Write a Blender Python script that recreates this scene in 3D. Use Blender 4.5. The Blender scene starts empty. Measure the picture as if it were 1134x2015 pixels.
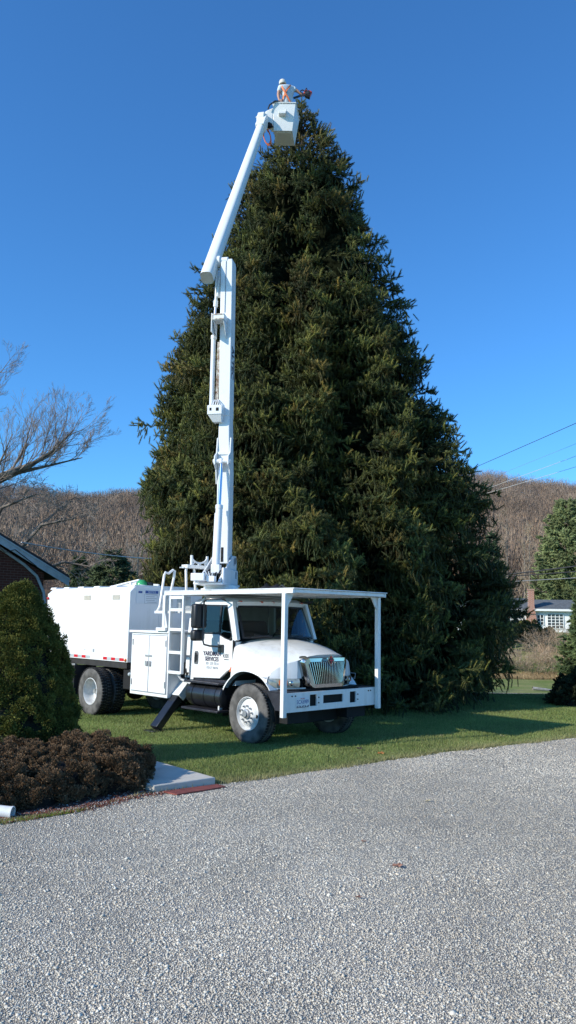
import bpy, bmesh, math, random
import numpy as np
from mathutils import Vector, Matrix

random.seed(7)
RNG = np.random.default_rng(11)
sc = bpy.context.scene
COL = sc.collection
R = math.radians
PI = math.pi

# ------------------------------------------------------------------ helpers
class MB:
    """collects shapes, then links them as ONE mesh object"""
    def __init__(s):
        s.v = []; s.f = []
    def add(s, vs, fs):
        o = len(s.v)
        s.v += [tuple(map(float, p)) for p in vs]
        s.f += [tuple(i + o for i in f) for f in fs]
        return s
    def box(s, c, d, rot=None):
        x, y, z = d[0] / 2, d[1] / 2, d[2] / 2
        vs = [Vector((a * x, b * y, e * z)) for e in (-1, 1) for b in (-1, 1) for a in (-1, 1)]
        if rot is not None:
            vs = [rot @ p for p in vs]
        vs = [p + Vector(c) for p in vs]
        return s.add(vs, [(0, 2, 3, 1), (4, 5, 7, 6), (0, 1, 5, 4), (2, 6, 7, 3), (0, 4, 6, 2), (1, 3, 7, 5)])
    def bounds(s, x0, x1, y0, y1, z0, z1):
        return s.box(((x0 + x1) / 2, (y0 + y1) / 2, (z0 + z1) / 2), (x1 - x0, y1 - y0, z1 - z0))
    def hexa(s, bottom, top):
        return s.add(list(bottom) + list(top), [(3, 2, 1, 0), (4, 5, 6, 7)] + [(i, (i + 1) % 4, 4 + (i + 1) % 4, 4 + i) for i in range(4)])
    def beam(s, a, b, w, h, up=(0, 0, 1)):
        a = Vector(a); b = Vector(b); d = (b - a).normalized(); u = Vector(up)
        sd = d.cross(u)
        if sd.length < 1e-4:
            sd = d.cross(Vector((1, 0, 0)))
        sd.normalize(); u = sd.cross(d).normalized()
        sd *= w / 2; u *= h / 2
        return s.hexa([a - sd - u, a + sd - u, a + sd + u, a - sd + u], [b - sd - u, b + sd - u, b + sd + u, b - sd + u])
    def tube(s, pts, r, n=8, cap=True):
        pts = [Vector(p) for p in pts]
        k = len(pts)
        rs = r if isinstance(r, (list, tuple)) else [r] * k
        t0 = (pts[1] - pts[0]).normalized()
        nrm = t0.orthogonal().normalized()
        o = len(s.v); vs = []
        for i, p in enumerate(pts):
            if i == 0: t = t0
            elif i == k - 1: t = (pts[i] - pts[i - 1]).normalized()
            else:
                t = (pts[i + 1] - pts[i - 1]).normalized()
            nrm = (nrm - t * nrm.dot(t))
            if nrm.length < 1e-5: nrm = t.orthogonal()
            nrm.normalize(); bn = t.cross(nrm)
            for j in range(n):
                a = 2 * PI * j / n
                vs.append(p + (nrm * math.cos(a) + bn * math.sin(a)) * rs[i])
        fs = []
        for i in range(k - 1):
            for j in range(n):
                fs.append((i * n + j, i * n + (j + 1) % n, (i + 1) * n + (j + 1) % n, (i + 1) * n + j))
        if cap:
            fs.append(tuple(range(n - 1, -1, -1))); fs.append(tuple((k - 1) * n + j for j in range(n)))
        return s.add(vs, fs)
    def lathe(s, prof, origin, axis, n=40, closed=False):
        ax = Vector(axis).normalized(); a = ax.orthogonal().normalized(); b = ax.cross(a); o = Vector(origin)
        vs = []; k = len(prof)
        for (r, h) in prof:
            for j in range(n):
                t = 2 * PI * j / n
                vs.append(o + ax * h + (a * math.cos(t) + b * math.sin(t)) * r)
        fs = []
        for i in range(k - 1 + (1 if closed else 0)):
            i2 = (i + 1) % k
            for j in range(n):
                fs.append((i * n + j, i * n + (j + 1) % n, i2 * n + (j + 1) % n, i2 * n + j))
        return s.add(vs, fs)
    def prism(s, poly, vec):
        n = len(poly); vec = Vector(vec)
        p = [Vector(q) for q in poly]
        return s.add(p + [q + vec for q in p], [tuple(range(n - 1, -1, -1)), tuple(range(n, 2 * n))] + [(i, (i + 1) % n, n + (i + 1) % n, n + i) for i in range(n)])
    def grid(s, rows):
        m = len(rows); n = len(rows[0])
        return s.add([p for r in rows for p in r], [(i * n + j, i * n + j + 1, (i + 1) * n + j + 1, (i + 1) * n + j) for i in range(m - 1) for j in range(n - 1)])
    def sphere(s, c, r, nu=12, nv=8, sc_=(1, 1, 1)):
        prof = [(max(1e-4, math.sin(PI * i / nv)) * r, -math.cos(PI * i / nv) * r) for i in range(nv + 1)]
        o = len(s.v)
        s.lathe(prof, (0, 0, 0), (0, 0, 1), nu)
        for i in range(o, len(s.v)):
            p = s.v[i]; s.v[i] = (p[0] * sc_[0] + c[0], p[1] * sc_[1] + c[1], p[2] * sc_[2] + c[2])
        return s
    def build(s, name, mat, parent=None, smooth=False, bevel=0, label=None, seg=2, solid=0, recalc=True):
        me = bpy.data.meshes.new(name)
        me.from_pydata(s.v, [], s.f)
        if recalc:
            bm = bmesh.new(); bm.from_mesh(me); bmesh.ops.recalc_face_normals(bm, faces=bm.faces); bm.to_mesh(me); bm.free()
        if smooth:
            me.polygons.foreach_set('use_smooth', [True] * len(me.polygons))
            me.set_sharp_from_angle(angle=R(40))
        return link(name, me, mat, parent, bevel, label, seg, solid)

def link(name, me, mat, parent=None, bevel=0, label=None, seg=2, solid=0):
    o = bpy.data.objects.new(name, me); COL.objects.link(o)
    if mat: me.materials.append(mat)
    if parent: o.parent = parent
    if solid:
        m = o.modifiers.new('solid', 'SOLIDIFY'); m.thickness = solid; m.offset = -1
    if bevel:
        m = o.modifiers.new('bevel', 'BEVEL'); m.width = bevel; m.segments = seg; m.limit_method = 'ANGLE'; m.angle_limit = R(35)
        m.harden_normals = False
        me.polygons.foreach_set('use_smooth', [True] * len(me.polygons)); me.set_sharp_from_angle(angle=R(35))
    if label: o['label'] = label
    return o

def tag(o, label, cat, group=None, kind=None):
    o['label'] = label; o['category'] = cat
    if group: o['group'] = group
    if kind: o['kind'] = kind
    return o
def empty(name, loc=(0, 0, 0), rz=0):
    o = bpy.data.objects.new(name, None); COL.objects.link(o); o.location = loc; o.rotation_euler = (0, 0, rz); o.empty_display_size = .1
    return o

def np_mesh(name, V, F, mat, parent=None, col=None, smooth=False):
    """V (n,3), F (m,3) triangles or (m,4), col (n,3)"""
    V = np.ascontiguousarray(V, np.float32); F = np.ascontiguousarray(F, np.int32); k = F.shape[1]
    me = bpy.data.meshes.new(name)
    me.vertices.add(len(V)); me.vertices.foreach_set('co', V.ravel())
    me.loops.add(F.size); me.loops.foreach_set('vertex_index', F.ravel())
    me.polygons.add(len(F)); me.polygons.foreach_set('loop_start', np.arange(0, F.size, k, dtype=np.int32))
    me.update(calc_edges=True)
    if col is not None:
        a = me.color_attributes.new('Col', 'FLOAT_COLOR', 'POINT')
        c = np.ones((len(V), 4), np.float32); c[:, :3] = col
        a.data.foreach_set('color', c.ravel())
    if smooth: me.polygons.foreach_set('use_smooth', np.ones(len(F), bool))
    me.validate()
    return link(name, me, mat, parent)

def unit(a):
    return a / np.maximum(1e-9, np.linalg.norm(a, axis=-1, keepdims=True))
def scatter(tv, tf, ts, P, D, S, col, wid=None, rng=RNG):
    """copies of one small template: tv (n,3) along +z, ts (n,3) colour factor; P,D,S,col per copy"""
    k = len(P); n = len(tv)
    D = unit(D); q = rng.normal(size=(k, 3)); X = unit(np.cross(D, q)); Y = np.cross(D, X)
    w = S if wid is None else wid
    V = P[:, None, :] + (X[:, None, :] * tv[None, :, 0:1] + Y[:, None, :] * tv[None, :, 1:2]) * w[:, None, None] + D[:, None, :] * tv[None, :, 2:3] * S[:, None, None]
    F = tf[None, :, :] + (np.arange(k) * n)[:, None, None]
    C = col[:, None, :] * ts[None, :, :]
    return V.reshape(-1, 3), F.reshape(-1, tf.shape[1]), C.reshape(-1, 3)
def cat(parts):
    V = []; F = []; C = []; o = 0
    for v, f, c in parts:
        V.append(v); F.append(f + o); C.append(c); o += len(v)
    return np.concatenate(V), np.concatenate(F), np.concatenate(C)

# ------------------------------------------------------------------ materials
def new_mat(name):
    m = bpy.data.materials.new(name); m.use_nodes = True
    nt = m.node_tree; b = nt.nodes['Principled BSDF']
    return m, nt, b
def N(nt, t, **k):
    n = nt.nodes.new(t)
    for a, v in k.items(): setattr(n, a, v)
    return n
def mat(name, c, rough=.5, metal=0, var=.12, scale=6, bump=0, bscale=60, coat=0, c2=None, spec=.5, stretch=None, detail=5):
    m, nt, b = new_mat(name)
    tc = N(nt, 'ShaderNodeTexCoord'); nz = N(nt, 'ShaderNodeTexNoise'); nz.inputs['Scale'].default_value = scale; nz.inputs['Detail'].default_value = detail
    if stretch:
        mp = N(nt, 'ShaderNodeMapping'); mp.inputs['Scale'].default_value = stretch
        nt.links.new(tc.outputs['Object'], mp.inputs[0]); nt.links.new(mp.outputs[0], nz.inputs['Vector'])
    else:
        nt.links.new(tc.outputs['Object'], nz.inputs['Vector'])
    rp = N(nt, 'ShaderNodeValToRGB')
    a = [max(0, x * (1 - var)) for x in c]; d = list(c2) if c2 else [min(1, x * (1 + var)) for x in c]
    rp.color_ramp.elements[0].position = .32; rp.color_ramp.elements[1].position = .68
    rp.color_ramp.elements[0].color = (*a, 1); rp.color_ramp.elements[1].color = (*d, 1)
    nt.links.new(nz.outputs['Fac'], rp.inputs[0]); nt.links.new(rp.outputs[0], b.inputs['Base Color'])
    b.inputs['Roughness'].default_value = rough; b.inputs['Metallic'].default_value = metal
    b.inputs['Specular IOR Level'].default_value = spec
    if coat: b.inputs['Coat Weight'].default_value = coat; b.inputs['Coat Roughness'].default_value = .08
    if bump:
        n2 = N(nt, 'ShaderNodeTexNoise'); n2.inputs['Scale'].default_value = bscale; n2.inputs['Detail'].default_value = 4
        nt.links.new(tc.outputs['Object'], n2.inputs['Vector'])
        bp = N(nt, 'ShaderNodeBump'); bp.inputs['Strength'].default_value = bump; bp.inputs['Distance'].default_value = .02
        nt.links.new(n2.outputs['Fac'], bp.inputs['Height']); nt.links.new(bp.outputs[0], b.inputs['Normal'])
    return m
def attr_mat(name, rough=.7, noise=.25, scale=2.0, spec=.25, trans=0.0, tcol=None):
    """base colour from the mesh's own colour attribute, varied by a world-scale noise"""
    m, nt, b = new_mat(name)
    at = N(nt, 'ShaderNodeAttribute', attribute_name='Col'); tc = N(nt, 'ShaderNodeTexCoord')
    nz = N(nt, 'ShaderNodeTexNoise'); nz.inputs['Scale'].default_value = scale; nz.inputs['Detail'].default_value = 4
    nt.links.new(tc.outputs['Object'], nz.inputs['Vector'])
    mr = N(nt, 'ShaderNodeMapRange'); mr.inputs[1].default_value = .3; mr.inputs[2].default_value = .7
    mr.inputs[3].default_value = 1 - noise; mr.inputs[4].default_value = 1 + noise
    nt.links.new(nz.outputs['Fac'], mr.inputs[0])
    mx = N(nt, 'ShaderNodeVectorMath', operation='SCALE')
    nt.links.new(at.outputs['Color'], mx.inputs[0]); nt.links.new(mr.outputs[0], mx.inputs['Scale'])
    nt.links.new(mx.outputs[0], b.inputs['Base Color'])
    b.inputs['Roughness'].default_value = rough; b.inputs['Specular IOR Level'].default_value = spec
    if trans:
        tr = N(nt, 'ShaderNodeBsdfTranslucent'); nt.links.new(mx.outputs[0], tr.inputs['Color'])
        ms = N(nt, 'ShaderNodeMixShader'); ms.inputs[0].default_value = trans
        nt.links.new(b.outputs[0], ms.inputs[1]); nt.links.new(tr.outputs[0], ms.inputs[2])
        nt.links.new(ms.outputs[0], nt.nodes['Material Output'].inputs['Surface'])
    return m
def paint(name, c=(.8, .8, .78), dirt=(.52, .5, .45), rough=.38, amount=.55):
    """white truck paint: faint streaks that run down, a little grime"""
    m, nt, b = new_mat(name)
    tc = N(nt, 'ShaderNodeTexCoord'); mp = N(nt, 'ShaderNodeMapping'); mp.inputs['Scale'].default_value = (9, 9, .7)
    n1 = N(nt, 'ShaderNodeTexNoise'); n1.inputs['Scale'].default_value = 1.3; n1.inputs['Detail'].default_value = 6
    n2 = N(nt, 'ShaderNodeTexNoise'); n2.inputs['Scale'].default_value = 2.1; n2.inputs['Detail'].default_value = 7; n2.inputs['Roughness'].default_value = .7
    nt.links.new(tc.outputs['Object'], mp.inputs[0]); nt.links.new(mp.outputs[0], n1.inputs['Vector']); nt.links.new(tc.outputs['Object'], n2.inputs['Vector'])
    mu = N(nt, 'ShaderNodeMath', operation='MULTIPLY'); nt.links.new(n1.outputs['Fac'], mu.inputs[0]); nt.links.new(n2.outputs['Fac'], mu.inputs[1])
    mr = N(nt, 'ShaderNodeMapRange'); mr.inputs[1].default_value = .24; mr.inputs[2].default_value = .46; mr.inputs[3].default_value = 0; mr.inputs[4].default_value = amount
    nt.links.new(mu.outputs[0], mr.inputs[0])
    mx = N(nt, 'ShaderNodeMix', data_type='RGBA'); mx.inputs[6].default_value = (*c, 1); mx.inputs[7].default_value = (*dirt, 1)
    nt.links.new(mr.outputs[0], mx.inputs[0]); nt.links.new(mx.outputs[2], b.inputs['Base Color'])
    b.inputs['Roughness'].default_value = rough; b.inputs['Coat Weight'].default_value = .25; b.inputs['Coat Roughness'].default_value = .15
    return m
def glass_mat(name, tint, refl=1.0):
    m, nt, b = new_mat(name); nt.nodes.remove(b)
    t = N(nt, 'ShaderNodeBsdfTransparent'); t.inputs[0].default_value = (*tint, 1)
    g = N(nt, 'ShaderNodeBsdfGlossy'); g.inputs['Roughness'].default_value = .02; g.inputs[0].default_value = (.9 * refl, .95 * refl, refl, 1)
    lw = N(nt, 'ShaderNodeLayerWeight'); lw.inputs['Blend'].default_value = .5; f = N(nt, 'ShaderNodeMath', operation='POWER'); f.inputs[1].default_value = 4; nt.links.new(lw.outputs['Facing'], f.inputs[0])
    mr = N(nt, 'ShaderNodeMapRange'); mr.inputs[1].default_value = 0; mr.inputs[2].default_value = 1; mr.inputs[3].default_value = .045; mr.inputs[4].default_value = .9
    nt.links.new(f.outputs[0], mr.inputs[0])
    ms = N(nt, 'ShaderNodeMixShader'); nt.links.new(mr.outputs[0], ms.inputs[0]); nt.links.new(t.outputs[0], ms.inputs[1]); nt.links.new(g.outputs[0], ms.inputs[2])
    nt.links.new(ms.outputs[0], nt.nodes['Material Output'].inputs['Surface'])
    return m

M = dict(
    white=paint('white_paint'), box=paint('body_white_paint', (.8, .8, .79), (.6, .6, .57), .42, .5),
    boom=paint('boom_white_paint', (.8, .8, .79), (.55, .52, .46), .4, .4), bucket=paint('bucket_fibreglass', (.78, .78, .74), (.6, .58, .5), .5, .4),
    greyp=paint('shaded_grey_paint', (.6, .62, .62), (.42, .42, .4), .5, .6),
    black=mat('black_plastic', (.018, .018, .02), .45, var=.3), blackm=mat('black_metal', (.02, .021, .024), .3, .3, var=.3, coat=.3),
    dark=mat('dark_frame_steel', (.022, .021, .02), .7, var=.35, bump=.1), liner=mat('dark_liner', (.008, .008, .008), .9),
    tire=mat('worn_tire_rubber', (.075, .072, .068), .85, var=.3, c2=(.17, .16, .145), scale=5, bump=.25, bscale=40, spec=.3),
    tread=mat('tread_rubber', (.018, .018, .018), .85, var=.3, bump=.3, bscale=50, spec=.3),
    rim=mat('white_wheel_steel', (.62, .62, .6), .45, var=.15, c2=(.72, .72, .7), scale=9), hub=mat('hub_steel', (.42, .42, .42), .4, .6, var=.25),
    chrome=mat('chrome', (.55, .53, .50), .14, 1, var=.03), steel=mat('polished_rod_steel', (.6, .62, .68), .18, 1, var=.05),
    glass=glass_mat('cab_glass', (.36, .46, .40)), lens=mat('headlight_lens', (.42, .41, .33), .12, .25, var=.25, coat=1, scale=14),
    orange=mat('amber_lens', (.75, .16, .03), .3, coat=.5), red=mat('red_reflector', (.6, .02, .03), .35, coat=.4), silver=mat('white_reflector', (.45, .5, .5), .4),
    ink=mat('sign_ink', (.05, .04, .07), .6), blue=mat('notice_blue', (.03, .09, .3), .5), paper=mat('notice_white', (.74, .77, .78), .5, var=.03), grey_ink=mat('notice_grey_ink', (.3, .33, .36), .6),
    rust=mat('rusty_white_steel', (.3, .13, .06), .75, var=.3, c2=(.72, .68, .6), scale=14),
    plate=mat('licence_plate_white', (.75, .76, .76), .4, var=.04), seat=mat('cab_trim', (.03, .032, .035), .8),
    treadp=mat('tread_plate', (.05, .048, .058), .4, .6, var=.3, bump=.3, bscale=45),
)
# ------------------------------------------------------------------ bucket truck (x forward, y to its left, z up; origin under the front axle)
YAW = -.8011; TX = .1718; TY = 14.9692
CY, SY = math.cos(YAW), math.sin(YAW)
def WT(x, y, z):
    """world -> truck"""
    x -= TX; y -= TY
    return (x * CY + y * SY, -x * SY + y * CY, z)
truck = empty('bucket_truck', (TX, TY, 0), YAW)
tag(truck, 'white bucket truck with chip box and raised boom parked in front of the spruce', 'truck')

def text(name, s, size, loc, rot, mat_, parent, sx=1.0, ext=.0012, bold=0.0, align='CENTER', space=1.0):
    cu = bpy.data.curves.new(name, 'FONT'); cu.body = s; cu.size = size; cu.extrude = ext; cu.align_x = align; cu.align_y = 'CENTER'; cu.offset = bold; cu.space_character = space
    o = bpy.data.objects.new(name, cu); COL.objects.link(o); cu.materials.append(mat_)
    if isinstance(rot, Matrix):
        o.matrix_basis = Matrix.Translation(loc) @ rot.to_4x4() @ Matrix.Diagonal((sx, 1, 1, 1))
    else:
        o.location = loc; o.rotation_euler = rot; o.scale = (sx, 1, 1)
    bpy.context.view_layer.update()
    me = bpy.data.meshes.new_from_object(o); mw = o.matrix_basis.copy(); bpy.data.objects.remove(o)   # plain mesh lettering
    me.name = name; o = bpy.data.objects.new(name, me); COL.objects.link(o); o.matrix_basis = mw
    if not me.materials: me.materials.append(mat_)
    if parent: o.parent = parent
    return o
SIDE = (R(90), 0, 0)          # reads on the near side
FRONT = (R(90), 0, R(90))     # reads on faces that look forward

# ---- chassis, axles
mb = MB()
for y in (-.45, .45): mb.bounds(-7.6, .78, y - .05, y + .05, .62, .88)
for x in (-7.4, -6.2, -5.6, -4.5, -3.2, -1.9, -.6, .6): mb.bounds(x - .06, x + .06, -.4, .4, .64, .84)
mb.build('chassis', M['dark'], truck, bevel=.008)
mb = MB()
mb.tube([(-5.2, -.95, .52), (-5.2, .95, .52)], .09, 14); mb.sphere((-5.2, 0, .52), .24, 14, 10)
mb.build('rear_axle', M['dark'], truck)
mb = MB(); mb.tube([(0, -.9, .5), (0, .9, .5)], .06, 12); mb.build('front_axle', M['dark'], truck)
for y in (-.5, .5):
    mb = MB(); mb.bounds(-5.95, -4.45, y - .05, y + .05, .66, .72); mb.build('leaf_spring', M['dark'], truck)
    mb = MB(); mb.bounds(-.7, .7, y - .05, y + .05, .58, .64); mb.build('leaf_spring', M['dark'], truck)
mb = MB(); mb.bounds(-.45, .60, -.55, .55, .36, 1.25); mb.tube([(.3, 0, .75), (-1.4, 0, .72), (-4.9, 0, .6)], .06, 10)  # block carried extra low so the far front tire falls in shadow
mb.build('engine_block', M['liner'], truck, bevel=.03)

# ---- wheels
def wheel(x, y, side, rear=False, w=.27, tread_blocks=True):
    """side -1: outer face looks to -y"""
    r = .52
    e = empty('wheel', (x, y, r)); e.parent = truck
    ax = (0, side, 0); h = w / 2
    prof = [(.292, h * .86), (.33, h * .99), (.40, h * 1.06), (.455, h * 1.02), (.492, h * .9), (.512, h * .74)]
    for g in (-.45, 0, .45):
        prof += [(.516, h * (-g + .07)), (.498, h * (-g + .05)), (.498, h * (-g - .05)), (.516, h * (-g - .07))]
    prof += [(.512, -h * .74), (.492, -h * .9), (.455, -h * 1.02), (.40, -h * 1.06), (.33, -h * .99), (.292, -h * .86)]
    t = MB(); t.lathe(prof, (0, 0, 0), ax, 64, closed=False)
    tire = t.build('tire', M['tire'], e, smooth=True)
    if tread_blocks:
        n = 48 if rear else 60
        for k, s in enumerate((-1, 1)):
            b = MB()
            for i in range(n):
                a = 2 * PI * i / n
                aa = a + (PI / n if k else 0)
                rot = Matrix.Rotation(-aa, 3, 'Y')
                for (q, ln, hh) in (((.66, .2, .022),) if not rear else ((.70, .3, .03), (.24, .24, .02))):
                    c = rot @ Vector((.51, s * h * q, 0))
                    b.box(c, (hh, h * ln * 1.5, .042 if rear else .03), rot)
            b.build('tread', M['tread'], tire)
    m_ = MB()
    if not rear:   # disc bulges outward
        p = [(.292, h * .9), (.282, h * .93), (.272, h * .72), (.262, h * .5), (.235, h * .55), (.20, h * .78), (.165, h * .95), (.10, h * .98), (.001, h * .98)]
    else:          # deep dish
        p = [(.292, h * .92), (.280, h * .96), (.270, h * .8), (.262, h * .2), (.255, -h * .25), (.24, -h * .6), (.20, -h * .85), (.13, -h * .9), (.001, -h * .9)]
    m_.lathe(p, (0, 0, 0), ax, 48)
    m_.lathe([(.292, -h * .9), (.27, -h * .8), (.262, -h * .3), (.262, h * .3)], (0, 0, 0), ax, 48)
    rim = m_.build('rim', M['rim'], e, smooth=True)
    hz = h * .98 if not rear else -h * .9
    u = MB()
    L = .07 if not rear else .15
    u.lathe([(.085, hz), (.08, hz + L * .55), (.055, hz + L * .62), (.05, hz + L), (.001, hz + L)], (0, 0, 0), ax, 24)
    hub = u.build('hub', M['hub'], rim, smooth=True)
    q = MB(); n = 10
    axv = Vector(ax)
    for i in range(n):
        a = 2 * PI * (i + .3) / n
        c = Vector((math.cos(a) * .138, 0, math.sin(a) * .138))
        q.lathe([(.017, hz - .01), (.017, hz + .03), (.011, hz + .045), (.001, hz + .045)], c, ax, 6)
    q.build('lug_nut', M['hub'], rim)['kind'] = 'stuff'
    if not rear:
        for a in (R(-8), R(172)):
            v = MB()
            c = Vector((math.cos(a) * .212, 0, math.sin(a) * .212))
            v.lathe([(.03, h * .69), (.03, h * .76), (.001, h * .76)], c, ax, 16)
            v.build('hand_hole', M['liner'], rim)
    return e
wheel(0, -1.02, -1); wheel(0, 1.02, 1)
for s in (-1, 1):
    wheel(-5.2, s * 1.06, s, rear=True); wheel(-5.2, s * .72, s, rear=True)

# ---- cab shell
def cw(z):      # half width of the cab at height z
    return 1.04 - .055 * max(0, (z - 1.75)) / .75
def S(x, z, s, off=0.0):
    return (x, s * (cw(z) + off), z)
cab = MB()
# roof
rows = []
for x, zc in ((-1.82, 2.50), (-1.76, 2.545), (-1.2, 2.57), (-.85, 2.555), (-.70, 2.52), (-.63, 2.47)):
    ze = zc - .06; w = cw(2.45)
    if x == -.63: w -= .10
    if x == -.70: w -= .04
    rows.append([(x, -w, ze - .05), (x, -w + .02, ze), (x, -w + .12, zc - .015), (x, -w * .4, zc + .01), (x, 0, zc + .015), (x, w * .4, zc + .01), (x, w - .12, zc - .015), (x, w - .02, ze), (x, w, ze - .05)])
cab.grid(rows)
# back wall with corner, floor, firewall
cab.bounds(-1.85, -1.82, -1.0, 1.0, .98, 2.46)
cab.bounds(-1.80, -.52, -1.0, 1.0, .96, 1.01)
cab.bounds(-.55, -.50, -1.0, 1.0, .96, 1.74)
for s in (-1, 1):
    # B pillar and rear corner
    cab.add([S(-1.80, 1.0, s), S(-1.70, 1.0, s), S(-1.66, 1.86, s), S(-1.66, 2.44, s), S(-1.80, 2.44, s)] , [(0, 1, 2, 3, 4)])
    cab.prism([S(-1.72, 1.86, s), S(-1.62, 1.86, s), S(-1.60, 2.41, s), S(-1.72, 2.44, s)], (0, -s * .05, 0))
    # A pillar
    cab.prism([S(-.56, 1.74, s, .004), S(-.44, 1.78, s, .004), S(-.66, 2.47, s, .004), S(-.80, 2.44, s, .004)], (0, -s * .07, 0))
    # roof rail
    cab.prism([S(-1.72, 2.40, s, .003), S(-.82, 2.40, s, .003), S(-.72, 2.47, s, .003), S(-1.80, 2.47, s, .003)], (0, -s * .05, 0))
# header over the windscreen
cab.grid([[(-.63, -.9, 2.47), (-.60, -.45, 2.48), (-.59, 0, 2.485), (-.60, .45, 2.48), (-.63, .9, 2.47)], [(-.67, -.88, 2.40), (-.625, -.45, 2.41), (-.61, 0, 2.415), (-.625, .45, 2.41), (-.67, .88, 2.40)]])
cabo = cab.build('cab', M['white'], truck, smooth=True)

# cab extension strips behind the doors
for s in (-1, 1):
    m_ = MB()
    zs = [1.02, 1.40, 1.44, 1.83, 1.87, 2.2, 2.24, 2.46]
    for i in range(0, 8, 2):
        z0, z1 = zs[i], zs[i + 1]
        m_.prism([(-1.97 + .04 * (z0 - 1) , s * (cw(z0) - .01), z0), (-1.86 + .04 * (z0 - 1), s * (cw(z0) - .01), z0), (-1.86 + .04 * (z1 - 1), s * (cw(z1) - .01), z1), (-1.97 + .04 * (z1 - 1), s * (cw(z1) - .01), z1)], (0, -s * .04, 0))
    m_.build('side_fairing', M['white'], truck)
    m_ = MB(); m_.prism([(-1.95, s * .96, 1.03), (-1.83, s * .96, 1.03), (-1.79, s * .9, 2.44), (-1.91, s * .9, 2.44)], (0, -s * .03, 0))
    m_.build('fairing_backing', M['greyp'], truck)

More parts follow.
